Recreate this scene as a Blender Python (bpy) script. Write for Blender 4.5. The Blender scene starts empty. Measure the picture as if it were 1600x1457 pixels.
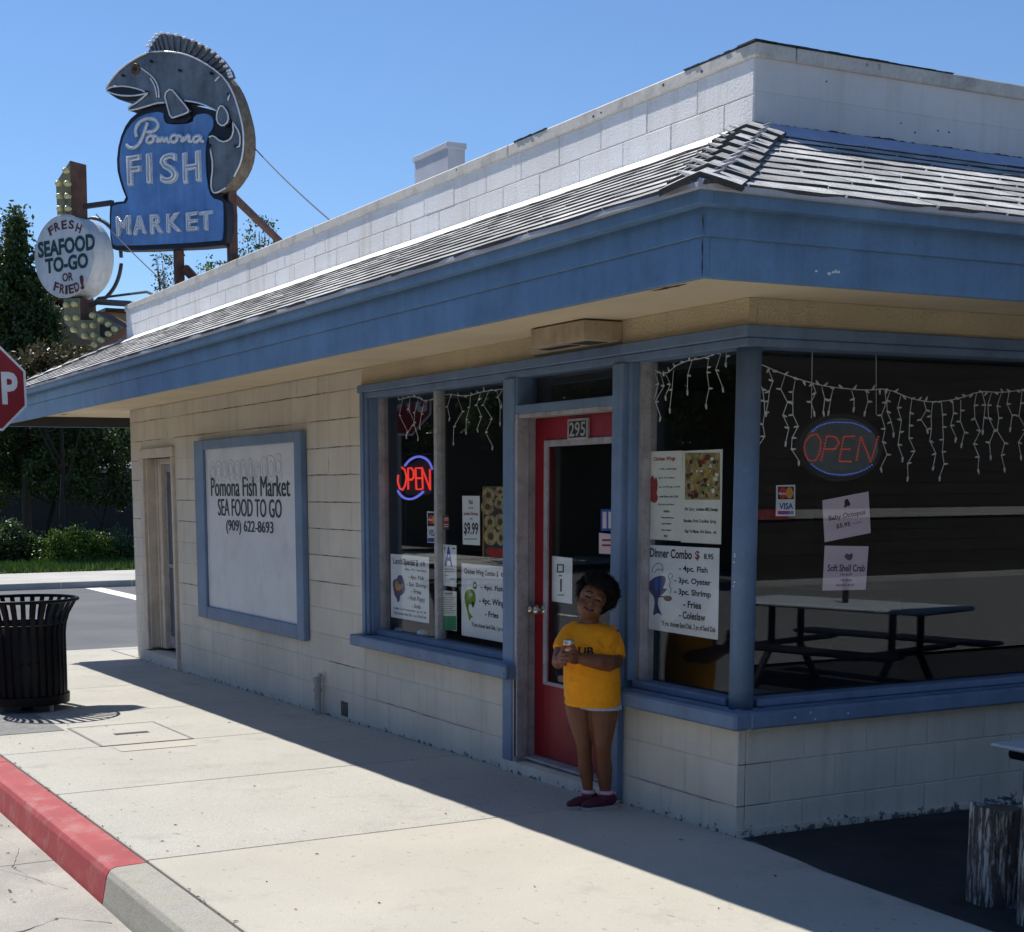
import bpy, bmesh, math, random
import numpy as np
from mathutils import Vector, Matrix
from mathutils.bvhtree import BVHTree
random.seed(7); rng = np.random.default_rng(7)
SC = bpy.context.scene
COL = SC.collection
R = math.radians

# ---------------------------------------------------------------- camera
CAM = Vector((5.4216, -4.4003, 1.6574)); YAW, PITCH, ROLL = 1.098991, -0.142692, -0.006044
FPX, CX, CY = 2282.2, 673.27, 1092.43          # focal length and principal point for a 1600 px wide frame
fwd = Vector((-math.sin(YAW)*math.cos(PITCH), math.cos(YAW)*math.cos(PITCH), math.sin(PITCH)))
_r = Vector((math.cos(YAW), math.sin(YAW), 0)); _u = _r.cross(fwd)
cam_r = _r*math.cos(ROLL) + _u*math.sin(ROLL); cam_u = _u*math.cos(ROLL) - _r*math.sin(ROLL)
cd = bpy.data.cameras.new('camera'); cam = bpy.data.objects.new('camera', cd); COL.objects.link(cam)
Mc = Matrix((cam_r, cam_u, -fwd)).transposed().to_4x4(); Mc.translation = CAM
cam.matrix_world = Mc
cd.sensor_fit = 'HORIZONTAL'; cd.sensor_width = 36; cd.lens = FPX/1600*36
cd.shift_x = (800-CX)/1600; cd.shift_y = (CY-728.5)/1600
cd.clip_start = .05; cd.clip_end = 2000
SC.camera = cam

# ---------------------------------------------------------------- sky, sun, exposure
SUN = Vector((-.66, -.168, 1)).normalized()    # towards the sun
EL = math.asin(SUN.z); AZ = math.atan2(SUN.x, SUN.y)
W = bpy.data.worlds.new('World'); SC.world = W; W.use_nodes = True
nt = W.node_tree; nt.nodes.clear()
sky = nt.nodes.new('ShaderNodeTexSky'); sky.sky_type = 'NISHITA'; sky.sun_disc = False
sky.sun_elevation = EL; sky.sun_rotation = AZ; sky.altitude = 250; sky.air_density = 1.0; sky.dust_density = 0.05; sky.ozone_density = 8.5
bg = nt.nodes.new('ShaderNodeBackground'); bg.inputs['Strength'].default_value = .105
out = nt.nodes.new('ShaderNodeOutputWorld')
nt.links.new(sky.outputs[0], bg.inputs[0]); nt.links.new(bg.outputs[0], out.inputs[0])
sl = bpy.data.lights.new('sun', 'SUN'); sl.energy = 5; sl.angle = R(.53); sl.color = (1, .955, .88)
so = bpy.data.objects.new('sun', sl); COL.objects.link(so); so.rotation_euler = (-SUN).to_track_quat('-Z', 'Y').to_euler()
so.location = SUN*60
SC.view_settings.view_transform = 'Standard'; SC.view_settings.look = 'None'
SC.view_settings.exposure = .30; SC.view_settings.gamma = 1; SC.view_settings.use_curve_mapping = False

# ---------------------------------------------------------------- measuring helpers
def ray(px, py): return (fwd + cam_r*((px-CX)/FPX) - cam_u*((py-CY)/FPX))
def on(px, py, ax, val):
    v = ray(px, py); return CAM + v*((val-CAM[ax])/v[ax])
def gz(x): return .0162*max(min(x, 6), -11.5)   # the pavement falls gently to the left

# ---------------------------------------------------------------- materials
MATS = {}
def new_mat(name):
    m = bpy.data.materials.new(name); m.use_nodes = True; n = m.node_tree; n.nodes.clear()
    o = n.nodes.new('ShaderNodeOutputMaterial'); b = n.nodes.new('ShaderNodeBsdfPrincipled'); n.links.new(b.outputs[0], o.inputs[0])
    MATS[name] = m
    return m, n, b
def node(n, t, **k):
    x = n.nodes.new(t)
    for a, v in k.items():
        if a.startswith('i_'):
            s = a[2:]; s = int(s) if s.isdigit() else s
            x.inputs[s].default_value = v
        else: setattr(x, a, v)
    return x
def mixc(n, fac, a, b, blend='MIX'):
    x = n.nodes.new('ShaderNodeMix'); x.data_type = 'RGBA'; x.blend_type = blend
    for k, v in ((0, fac), (6, a), (7, b)):
        if hasattr(v, 'is_linked') or hasattr(v, 'links'): n.links.new(v, x.inputs[k])
        else: x.inputs[k].default_value = v if k == 0 else (*v, 1) if len(v) == 3 else v
    return x.outputs[2]
def ramp(n, src, p0, p1, c0=(0,0,0,1), c1=(1,1,1,1)):
    x = n.nodes.new('ShaderNodeValToRGB'); e = x.color_ramp.elements
    e[0].position = p0; e[1].position = p1; e[0].color = c0; e[1].color = c1
    n.links.new(src, x.inputs[0]); return x.outputs[0]
def noise(n, pos, scale, detail=4, rough=.55, dist=0):
    x = node(n, 'ShaderNodeTexNoise', i_Scale=scale, i_Detail=detail, i_Roughness=rough, i_Distortion=dist)
    n.links.new(pos, x.inputs['Vector']); return x.outputs['Fac']
def mathn(n, op, a, b=None):
    x = n.nodes.new('ShaderNodeMath'); x.operation = op
    for k, v in ((0, a), (1, b)):
        if v is None: continue
        if hasattr(v, 'links'): n.links.new(v, x.inputs[k])
        else: x.inputs[k].default_value = v
    return x.outputs[0]
def mapped(n, pos, scale):
    x = node(n, 'ShaderNodeMapping'); x.inputs['Scale'].default_value = scale; n.links.new(pos, x.inputs[0]); return x.outputs[0]

def mat(name, col, rough=.7, var=.12, vs=2.0, fine=.08, fs=60, bump=.0, bs=80, bd=.004, metal=0, rnd=0, spec=.4, streak=0, dirt=None, dirt_amt=0, dirt_s=1.2, ctype='world', coat=0):
    """procedural surface: broad variation + fine grain + bump, optional per-object variation, vertical streaks and blotchy dirt"""
    m, n, b = new_mat(name)
    if ctype == 'world': pos = node(n, 'ShaderNodeNewGeometry').outputs['Position']
    else: pos = node(n, 'ShaderNodeTexCoord').outputs['Object']
    c = node(n, 'ShaderNodeRGB'); c.outputs[0].default_value = (*col, 1); cur = c.outputs[0]
    if var:
        f = ramp(n, noise(n, pos, vs, 5, .6), .3, .7)
        cur = mixc(n, f, mixc(n, 1, cur, (1-var,)*3, 'MULTIPLY'), mixc(n, 1, cur, (1+var,)*3, 'MULTIPLY'))
    if fine:
        f = ramp(n, noise(n, pos, fs, 3, .7), .3, .7)
        cur = mixc(n, f, mixc(n, 1, cur, (1-fine,)*3, 'MULTIPLY'), mixc(n, 1, cur, (1+fine,)*3, 'MULTIPLY'))
    if streak:
        f = ramp(n, noise(n, mapped(n, pos, (14, 14, .8)), 1, 4, .6), .45, .75)
        cur = mixc(n, f, cur, mixc(n, 1, cur, (1-streak,)*3, 'MULTIPLY'))
    if rnd:
        oi = node(n, 'ShaderNodeObjectInfo').outputs['Random']
        f = mathn(n, 'ADD', mathn(n, 'MULTIPLY', oi, 2*rnd), 1-rnd)
        cc = node(n, 'ShaderNodeCombineColor'); [n.links.new(f, cc.inputs[i]) for i in range(3)]
        cur = mixc(n, 1, cur, cc.outputs[0], 'MULTIPLY')
    if dirt:
        f = ramp(n, noise(n, pos, dirt_s, 7, .68), .5, .72)
        cur = mixc(n, mathn(n, 'MULTIPLY', f, dirt_amt), cur, dirt)
    n.links.new(cur, b.inputs['Base Color'])
    b.inputs['Roughness'].default_value = rough; b.inputs['Metallic'].default_value = metal
    b.inputs['Specular IOR Level'].default_value = spec
    b.inputs['Coat Weight'].default_value = coat
    if bump:
        bn = node(n, 'ShaderNodeBump', i_Strength=bump, i_Distance=bd)
        n.links.new(noise(n, pos, bs, 4, .65), bn.inputs['Height']); n.links.new(bn.outputs[0], b.inputs['Normal'])
    return m
def glow(name, col, s, base=(.1,.1,.1)):
    m, n, b = new_mat(name); b.inputs['Base Color'].default_value = (*base, 1)
    b.inputs['Emission Color'].default_value = (*col, 1); b.inputs['Emission Strength'].default_value = s; return m

# painted masonry: off-white paint with rough pores, chipped to grey concrete along the foot of the wall
def wall_mat(name, col, bump=.5, foot=True, pores=True):
    m, n, b = new_mat(name)
    pos = node(n, 'ShaderNodeNewGeometry').outputs['Position']
    c = mixc(n, ramp(n, noise(n, pos, 1.3, 6, .62), .32, .68), tuple(v*.86 for v in col), tuple(min(v*1.06, .9) for v in col))
    c = mixc(n, mathn(n, 'MULTIPLY', ramp(n, noise(n, mapped(n, pos, (9, 9, .7)), 1, 5, .6), .52, .74), .35), c, (.42, .37, .29))
    c = mixc(n, mathn(n, 'MULTIPLY', ramp(n, noise(n, pos, 45, 3, .7), .6, .72), .22), c, (.4, .36, .3))
    oi = node(n, 'ShaderNodeObjectInfo').outputs['Random']
    f = mathn(n, 'ADD', mathn(n, 'MULTIPLY', oi, .06), .965); cc = node(n, 'ShaderNodeCombineColor'); [n.links.new(f, cc.inputs[i]) for i in range(3)]
    c = mixc(n, 1, c, cc.outputs[0], 'MULTIPLY')
    if foot:
        sp = node(n, 'ShaderNodeSeparateXYZ'); n.links.new(pos, sp.inputs[0])
        h = mathn(n, 'SUBTRACT', sp.outputs[2], mathn(n, 'MULTIPLY', sp.outputs[0], .0162))
        g = mathn(n, 'SUBTRACT', .66, mathn(n, 'MULTIPLY', h, 3.0))        # chips get rarer with height
        k = mathn(n, 'GREATER_THAN', mathn(n, 'MULTIPLY', noise(n, pos, 17, 6, .7), g), .352)
        c = mixc(n, k, c, (.16, .155, .15))
    n.links.new(c, b.inputs['Base Color']); b.inputs['Roughness'].default_value = .82; b.inputs['Specular IOR Level'].default_value = .25
    bn = node(n, 'ShaderNodeBump', i_Strength=bump, i_Distance=.006)
    hgt = noise(n, pos, 75, 5, .72)
    if pores: hgt = mathn(n, 'ADD', hgt, mathn(n, 'MULTIPLY', ramp(n, noise(n, pos, 85, 3, .6), .34, .5), .6))
    n.links.new(hgt, bn.inputs['Height']); n.links.new(bn.outputs[0], b.inputs['Normal'])
    return m
wall_mat('block_paint', (.72, .66, .545)); wall_mat('parapet_paint_sunlit', (.93, .905, .855), .7, False)  # same paint twice: tone lightened for the sunlit parapet, dulled for the shaded wall
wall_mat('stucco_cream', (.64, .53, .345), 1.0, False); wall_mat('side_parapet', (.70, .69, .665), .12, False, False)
mat('coping', (.62, .59, .53), .75, .2, 3, .1, dirt=(.12, .11, .10), dirt_amt=.75, dirt_s=3)
mat('soffit', (.70, .58, .395), .8, .1, 1.2, .04, bump=.1, bs=40)
mat('blue_trim', (.125, .235, .385), .48, .16, 3, .07, 70, bump=.15, bs=45, streak=.16, dirt=(.05, .07, .11), dirt_amt=.3, dirt_s=5)
mat('blue_frame', (.13, .205, .325), .5, .15, 4, .07, 70, bump=.12, bs=45, streak=.2, dirt=(.3, .32, .34), dirt_amt=.12, dirt_s=9)
mat('grey_jamb', (.36, .34, .35), .6, .2, 6, .1, bump=.15, bs=50, streak=.25, dirt=(.10, .09, .09), dirt_amt=.5, dirt_s=9)
mat('red_door', (.25, .007, .014), .42, .15, 3, .06, streak=.12)
mat('cream_trim', (.62, .53, .43), .65, .14, 5, .06, streak=.2, dirt=(.25, .18, .12), dirt_amt=.3, dirt_s=6)
mat('screen_grey', (.10, .12, .125), .55, .15, 8, .1, 200)
mat('shingle', (.46, .455, .445), .92, .3, 7, .5, 150, bump=.8, bs=230, bd=.003, rnd=.28, spec=.15)
mat('roof_deck', (.07, .07, .07), .95, .3, 5, .2)
mat('flash_white', (.80, .80, .80), .55, .12, 4, .04, dirt=(.3, .29, .28), dirt_amt=.5, dirt_s=7)
mat('flash_blue', (.33, .40, .56), .5, .15, 4, .04)
mat('tar', (.035, .037, .042), .75, .3, 10, .2, bump=.6, bs=40)
mat('roof_metal', (.50, .50, .53), .5, .15, 3, .05, streak=.1)
mat('fixture_tan', (.42, .335, .235), .6, .18, 9, .06, streak=.2)
mat('rust', (.115, .058, .042), .8, .35, 5, .2, 60, bump=.3, bs=60, dirt=(.20, .15, .14), dirt_amt=.4, dirt_s=6)
mat('steel_dark', (.05, .045, .045), .5, .2, 6, .1)
mat('sign_blue', (.12, .265, .56), .42, .25, 2.2, .05, 60, streak=.3, dirt=(.19, .33, .62), dirt_amt=.65, dirt_s=2.6)
mat('sign_black', (.013, .013, .022), .5, .3, 6, .1)
mat('fish_grey', (.18, .185, .20), .42, .35, 4, .12, 60, metal=.35, streak=.3, dirt=(.24, .24, .25), dirt_amt=.5, dirt_s=5)
mat('fish_side', (.17, .135, .09), .8, .4, 14, .4, 60, bump=.6, bs=60)
mat('neon_glass', (.82, .83, .84), .2, .1, 20, 0, spec=.6)
mat('letter_white', (.70, .73, .78), .45, .2, 14, .1, dirt=(.15, .2, .32), dirt_amt=.5, dirt_s=9)
mat('copper', (.22, .10, .045), .4, .2, 20, .1, metal=.6)
mat('drum_white', (.60, .63, .64), .38, .12, 3, .04, streak=.25, dirt=(.35, .33, .30), dirt_amt=.35, dirt_s=4)
mat('sign_maroon', (.11, .022, .025), .5, .1, 9, 0); mat('sign_green', (.012, .05, .052), .5, .1, 9, 0)
mat('arrow_cream', (.25, .235, .15), .6, .2, 6, .1, dirt=(.10, .07, .05), dirt_amt=.6, dirt_s=7)
mat('bulb', (.62, .58, .28), .2, .15, 30, 0, spec=.6)
mat('board_white', (.69, .69, .69), .5, .06, 2, .03, dirt=(.5, .49, .47), dirt_amt=.5, dirt_s=3)
mat('board_ghost', (.47, .465, .45), .7, .2, 20, .1, dirt=(.62, .61, .58), dirt_amt=.8, dirt_s=12)
mat('ink', (.012, .013, .02), .6, 0, 1, 0); mat('ink_red', (.30, .012, .02), .6, 0, 1, 0); mat('ink_blue', (.02, .11, .42), .6, 0, 1, 0)
mat('ink_grey', (.09, .09, .11), .6, 0, 1, 0); mat('ink_maroon', (.10, .012, .02), .6, 0, 1, 0)
mat('paper', (.80, .82, .82), .75, .05, 6, .02); mat('paper_cream', (.76, .76, .68), .75, .05, 6, .02); mat('paper_pink', (.86, .64, .68), .75, .06, 6, .02)
mat('paper_green', (.05, .27, .12), .7, .06, 8, 0); mat('fish_green', (.17, .30, .02), .7, .2, 25, 0); mat('fish_navy', (.05, .045, .16), .7, .2, 25, 0)
mat('fish_gold', (.50, .29, .03), .7, .2, 25, 0); mat('clip_red', (.33, .02, .01), .7, .3, 30, 0); mat('clip_brown', (.10, .035, .02), .7, .2, 30, 0)
mat('card_red', (.62, .02, .02), .5, 0, 1, 0); mat('card_gold', (.80, .33, .02), .5, 0, 1, 0); mat('card_blue', (.02, .05, .28), .5, 0, 1, 0)
mat('white_paint', (.78, .78, .76), .5, .1, 8, .05)
mat('road_white', (.80, .79, .74), .7, .1, 8, .15, 120, dirt=(.4, .39, .37), dirt_amt=.4, dirt_s=6)
mat('red_kerb', (.33, .048, .052), .7, .16, 2.5, .14, 140, bump=.3, bs=90, dirt=(.36, .27, .24), dirt_amt=.55, dirt_s=5)
mat('grey_kerb', (.33, .315, .27), .85, .22, 4, .25, 120, bump=.4, bs=90, dirt=(.13, .15, .17), dirt_amt=.6, dirt_s=4)
mat('gutter', (.36, .34, .30), .9, .2, 1.5, .3, 150, bump=.4, bs=120, dirt=(.20, .19, .17), dirt_amt=.7, dirt_s=1.4)
mat('asphalt', (.105, .108, .115), .9, .16, .7, .35, 220, bump=.5, bs=200, dirt=(.16, .16, .16), dirt_amt=.4, dirt_s=.6)
mat('asphalt_dark', (.022, .022, .024), .92, .35, 2.2, .45, 160, bump=.7, bs=140, dirt=(.055, .052, .05), dirt_amt=.6, dirt_s=2.5)
mat('patch', (.20, .20, .195), .95, .25, 12, .4, 120, bump=.6, bs=110)
mat('earth', (.16, .14, .11), .95, .3, .5, .2, 30); mat('lawn_soil', (.035, .06, .015), .95, .3, 1.5, .3, 40)
mat('walk_far', (.42, .41, .38), .9, .12, 1.2, .15, 90)
def walk_mat(name, col, speck, amt):
    m, n, b = new_mat(name)
    pos = node(n, 'ShaderNodeNewGeometry').outputs['Position']
    c = mixc(n, ramp(n, noise(n, pos, .9, 6, .6), .3, .7), tuple(v*.91 for v in col), tuple(v*1.05 for v in col))
    f = ramp(n, noise(n, pos, 260, 2, .7), .38, .62)
    c = mixc(n, f, mixc(n, 1, c, (1-speck,)*3, 'MULTIPLY'), mixc(n, 1, c, (1+speck,)*3, 'MULTIPLY'))
    oi = node(n, 'ShaderNodeObjectInfo').outputs['Random']
    k = mathn(n, 'ADD', mathn(n, 'MULTIPLY', oi, .05), .975); cc = node(n, 'ShaderNodeCombineColor'); [n.links.new(k, cc.inputs[i]) for i in range(3)]
    c = mixc(n, 1, c, cc.outputs[0], 'MULTIPLY')
    st = ramp(n, noise(n, pos, 2.3, 8, .72), .56, .72)
    c = mixc(n, mathn(n, 'MULTIPLY', st, amt), c, (.27, .26, .235))
    sp = ramp(n, noise(n, mapped(n, pos, (1, 1.6, 1)), 17, 3, .6), .665, .70)      # trodden gum and small stains
    c = mixc(n, mathn(n, 'MULTIPLY', sp, .5), c, (.16, .15, .14))
    n.links.new(c, b.inputs['Base Color']); b.inputs['Roughness'].default_value = .9; b.inputs['Specular IOR Level'].default_value = .2
    bn = node(n, 'ShaderNodeBump', i_Strength=.35, i_Distance=.003); n.links.new(noise(n, pos, 240, 3, .7), bn.inputs['Height']); n.links.new(bn.outputs[0], b.inputs['Normal'])
    return m
walk_mat('walk_speckled', (.43, .415, .37), .32, .55); walk_mat('walk_smooth', (.455, .43, .37), .12, .5)
mat('can_black', (.003, .003, .005), .42, .2, 20, 0, spec=.18); mat('liner_black', (.008, .008, .01), .6, .2, 20, 0)
mat('stop_red', (.28, .008, .014), .45, .08, 6, 0); mat('galv', (.38, .39, .40), .45, .15, 12, .05, metal=.6)
mat('plumb', (.36, .35, .34), .55, .2, 20, .1); mat('brass', (.52, .45, .36), .25, .1, 30, 0, metal=.9)
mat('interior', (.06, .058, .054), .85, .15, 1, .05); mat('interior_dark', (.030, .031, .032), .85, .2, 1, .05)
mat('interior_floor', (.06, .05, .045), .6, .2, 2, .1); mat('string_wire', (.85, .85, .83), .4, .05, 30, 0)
mat('table_top', (.70, .76, .80), .35, .1, 3, .03); mat('table_dark', (.012, .013, .022), .45, .1, 3, 0)
mat('siding', (.035, .031, .027), .85, .2, 1.2, .1, rnd=.12); mat('leaf_dark', (.030, .055, .018), .55, .3, 1.5, .0, rnd=0)
mat('bark_dark', (.03, .024, .02), .9, .3, 14, .3, 60); mat('bark', (.10, .075, .055), .9, .3, 14, .3, 60, bump=.7, bs=30)
mat('house_tan', (.17, .125, .085), .85, .12, 1, .08); mat('house_roof', (.075, .05, .04), .9, .2, 3, .2, 40)
mat('house_yellow', (.44, .31, .15), .85, .1, 1, .05); mat('roof_lavender', (.24, .225, .25), .9, .2, 3, .2, 40); mat('house_dark', (.04, .037, .035), .9, .2, 1, .1)
mat('glass_far', (.02, .025, .03), .1, 0, 1, 0)
# glass: clear sheet that reflects by angle
m, n, b = new_mat('glass'); n.nodes.remove(b)
tr = node(n, 'ShaderNodeBsdfTransparent'); tr.inputs[0].default_value = (.955, .965, .96, 1)
gl = node(n, 'ShaderNodeBsdfGlossy'); gl.inputs['Roughness'].default_value = .004; gl.inputs[0].default_value = (.95, .97, 1, 1)
ge = node(n, 'ShaderNodeNewGeometry'); dp = node(n, 'ShaderNodeVectorMath', operation='DOT_PRODUCT'); n.links.new(ge.outputs['Normal'], dp.inputs[0]); n.links.new(ge.outputs['Incoming'], dp.inputs[1])
fk_ = mathn(n, 'POWER', mathn(n, 'SUBTRACT', 1, mathn(n, 'ABSOLUTE', dp.outputs['Value'])), 5)      # Schlick's law, the same from both sides of the sheet
fk_ = mathn(n, 'ADD', mathn(n, 'MULTIPLY', fk_, .95), .042); mx = node(n, 'ShaderNodeMixShader')
n.links.new(fk_, mx.inputs[0]); n.links.new(tr.outputs[0], mx.inputs[1]); n.links.new(gl.outputs[0], mx.inputs[2])
n.links.new(mx.outputs[0], [x for x in n.nodes if x.type == 'OUTPUT_MATERIAL'][0].inputs[0])
# peeling white paint on a timber post
m, n, b = new_mat('peeling'); pos = node(n, 'ShaderNodeTexCoord').outputs['Object']
f = ramp(n, noise(n, mapped(n, pos, (52, 52, 6)), 1, 8, .74), .49, .56)
c = mixc(n, f, mixc(n, ramp(n, noise(n, mapped(n, pos, (60, 60, 3)), 1, 4, .6), .3, .7), (.014, .013, .013), (.09, .082, .075)), (.42, .42, .40))
n.links.new(c, b.inputs['Base Color']); b.inputs['Roughness'].default_value = .85
bn = node(n, 'ShaderNodeBump', i_Strength=.8, i_Distance=.004); n.links.new(mathn(n, 'ADD', noise(n, mapped(n, pos, (70, 70, 3)), 1, 4, .6), f), bn.inputs['Height']); n.links.new(bn.outputs[0], b.inputs['Normal'])
def leaf_mat(name, a, b_, trans=.25):
    m, n, b = new_mat(name)
    at = node(n, 'ShaderNodeAttribute', attribute_name='tone'); at.attribute_type = 'GEOMETRY'
    c = mixc(n, at.outputs['Fac'], a, b_)
    n.links.new(c, b.inputs['Base Color']); b.inputs['Roughness'].default_value = .45; b.inputs['Specular IOR Level'].default_value = .45
    t = node(n, 'ShaderNodeBsdfTranslucent'); n.links.new(c, t.inputs[0]); mx = node(n, 'ShaderNodeMixShader'); mx.inputs[0].default_value = trans
    o = [x for x in n.nodes if x.type == 'OUTPUT_MATERIAL'][0]
    n.links.new(b.outputs[0], mx.inputs[1]); n.links.new(t.outputs[0], mx.inputs[2]); n.links.new(mx.outputs[0], o.inputs[0])
leaf_mat('leaves', (.022, .042, .012), (.075, .125, .03)); leaf_mat('leaves_brown', (.045, .04, .016), (.12, .10, .045))
leaf_mat('leaves_hedge', (.05, .10, .008), (.14, .24, .02)); leaf_mat('grass', (.03, .07, .008), (.09, .17, .02))

# ---------------------------------------------------------------- mesh helpers
class MB:
    def __init__(s): s.v = []; s.f = []; s.m = []; s.k = 0
    def add(s, vs, fs):
        b = len(s.v); s.v += [tuple(v) for v in vs]; s.f += [tuple(i+b for i in f) for f in fs]; s.m += [s.k]*len(fs); return s
    def box(s, x0, x1, y0, y1, z0, z1):
        return s.add([(x0,y0,z0),(x1,y0,z0),(x1,y1,z0),(x0,y1,z0),(x0,y0,z1),(x1,y0,z1),(x1,y1,z1),(x0,y1,z1)],
                     [(3,2,1,0),(4,5,6,7),(0,1,5,4),(1,2,6,5),(2,3,7,6),(3,0,4,7)])
    def gbox(s, x0, x1, y0, y1, d0, d1):
        """box that follows the slope of the pavement: d = height above it"""
        q = [(x0,y0),(x1,y0),(x1,y1),(x0,y1)]
        return s.add([(x,y,gz(x)+d0) for x,y in q]+[(x,y,gz(x)+d1) for x,y in q], [(3,2,1,0),(4,5,6,7),(0,1,5,4),(1,2,6,5),(2,3,7,6),(3,0,4,7)])
    def obox(s, o, a, b, c):
        o, a, b, c = map(Vector, (o, a, b, c))
        vs = [o, o+a, o+a+b, o+b, o+c, o+a+c, o+a+b+c, o+b+c]
        fs = [(3,2,1,0),(4,5,6,7),(0,1,5,4),(1,2,6,5),(2,3,7,6),(3,0,4,7)]
        if a.cross(b).dot(c) < 0: fs = [f[::-1] for f in fs]
        return s.add(vs, fs)
    def prism(s, pts, n, d):
        """closed polygon of 3D points swept by n*d"""
        pts = [Vector(p) for p in pts]; n = Vector(n).normalized(); k = len(pts)
        ar = sum(((pts[i]-pts[0]).cross(pts[(i+1) % k]-pts[0]) for i in range(k)), Vector())
        if ar.dot(n) < 0: pts.reverse()
        q = [p+n*d for p in pts]
        return s.add(pts+q, [tuple(range(k))[::-1], tuple(range(k, 2*k))]+[(i, (i+1) % k, k+(i+1) % k, k+i) for i in range(k)])
    def tube(s, pts, r, seg=8, closed=False, cap=True):
        pts = [Vector(p) for p in pts]; k = len(pts); rs = r if hasattr(r, '__len__') else [r]*k
        tn = []
        for i in range(k):
            a = pts[(i-1) % k] if (closed or i > 0) else pts[i]; c = pts[(i+1) % k] if (closed or i < k-1) else pts[i]
            t = (c-a); tn.append(t.normalized() if t.length > 1e-9 else Vector((0,0,1)))
        ref = Vector((0,0,1)) if abs(tn[0].z) < .9 else Vector((1,0,0))
        u = tn[0].cross(ref).normalized(); vs = []; b0 = len(s.v)
        for i in range(k):
            u = (u - tn[i]*u.dot(tn[i])); u = u.normalized() if u.length > 1e-6 else tn[i].orthogonal().normalized()
            w = tn[i].cross(u)
            for j in range(seg):
                a = 2*math.pi*j/seg; vs.append(pts[i]+(u*math.cos(a)+w*math.sin(a))*rs[i])
        fs = []
        for i in range(k if closed else k-1):
            for j in range(seg):
                a, b = i*seg+j, i*seg+(j+1) % seg; c, d = ((i+1) % k)*seg+(j+1) % seg, ((i+1) % k)*seg+j
                fs.append((a, b, c, d))
        if cap and not closed: fs += [tuple(range(seg))[::-1], tuple(range((k-1)*seg, k*seg))]
        return s.add(vs, fs)
    def lathe(s, prof, seg=24, c=(0,0,0)):
        vs = []; fs = []; k = len(prof)
        for r, z in prof:
            for j in range(seg):
                a = 2*math.pi*j/seg; vs.append((c[0]+r*math.cos(a), c[1]+r*math.sin(a), c[2]+z))
        for i in range(k-1):
            for j in range(seg): fs.append((i*seg+j, i*seg+(j+1) % seg, (i+1)*seg+(j+1) % seg, (i+1)*seg+j))
        fs += [tuple(range(seg))[::-1], tuple(range((k-1)*seg, k*seg))]
        return s.add(vs, fs)
    def ell(s, c, r, seg=12, rings=8, M=None):
        vs = []; fs = []; c = Vector(c); M = M or Matrix.Identity(3)
        for i in range(rings+1):
            t = math.pi*i/rings
            for j in range(seg):
                a = 2*math.pi*j/seg
                vs.append(c+M@Vector((r[0]*math.sin(t)*math.cos(a), r[1]*math.sin(t)*math.sin(a), -r[2]*math.cos(t))))
        for i in range(rings):
            for j in range(seg):
                a, b, cc, d = i*seg+j, i*seg+(j+1) % seg, (i+1)*seg+(j+1) % seg, (i+1)*seg+j
                fs.append((b, cc, d) if i == 0 else (a, b, d) if i == rings-1 else (a, b, cc, d))
        return s.add(vs, fs)
    def mesh(s, me, M):
        b = len(s.v); s.v += [tuple(M@v.co) for v in me.vertices]; s.f += [tuple(i+b for i in p.vertices) for p in me.polygons]; s.m += [s.k]*len(me.polygons); return s
    def data(s, name, mats, smooth=False):
        me = bpy.data.meshes.new(name); me.from_pydata(s.v, [], s.f)
        for x in (mats if isinstance(mats, (list, tuple)) else [mats]): me.materials.append(MATS[x])
        if any(s.m): me.polygons.foreach_set('material_index', s.m)
        if smooth: me.polygons.foreach_set('use_smooth', [True]*len(s.f))
        me.update(); return me
    def build(s, name, mats, parent=None, smooth=False, bevel=0, **k):
        me = s.data(name, mats, smooth)
        if bevel:
            bm = bmesh.new(); bm.from_mesh(me); bmesh.ops.bevel(bm, geom=list(bm.edges), offset=bevel, segments=1, affect='EDGES', profile=.6); bm.to_mesh(me); bm.free()
        return link(name, me, parent, **k)
def link(name, me, parent=None, loc=None, **k):
    o = bpy.data.objects.new(name, me); COL.objects.link(o)
    if parent: o.parent = parent
    if loc is not None: o.location = loc
    tag(o, **k); return o
def tag(o, label=None, cat=None, group=None, kind=None):
    if label: o['label'] = label
    if cat: o['category'] = cat
    if group: o['group'] = group
    if kind: o['kind'] = kind
    return o
def thing(name, label, cat, loc=(0,0,0), group=None, rz=0):
    o = bpy.data.objects.new(name, None); COL.objects.link(o); o.empty_display_size = .1
    o.location = loc; o.rotation_euler.z = rz
    return tag(o, label, cat, group)
def put(o, root):
    """parent o to root keeping the place it was built at"""
    o.parent = root; o.matrix_parent_inverse = Matrix.Translation(root.location).inverted() if root.rotation_euler.z == 0 else root_mat(root).inverted(); return o
def root_mat(r): return Matrix.Translation(r.location) @ Matrix.Rotation(r.rotation_euler.z, 4, 'Z')

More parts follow.
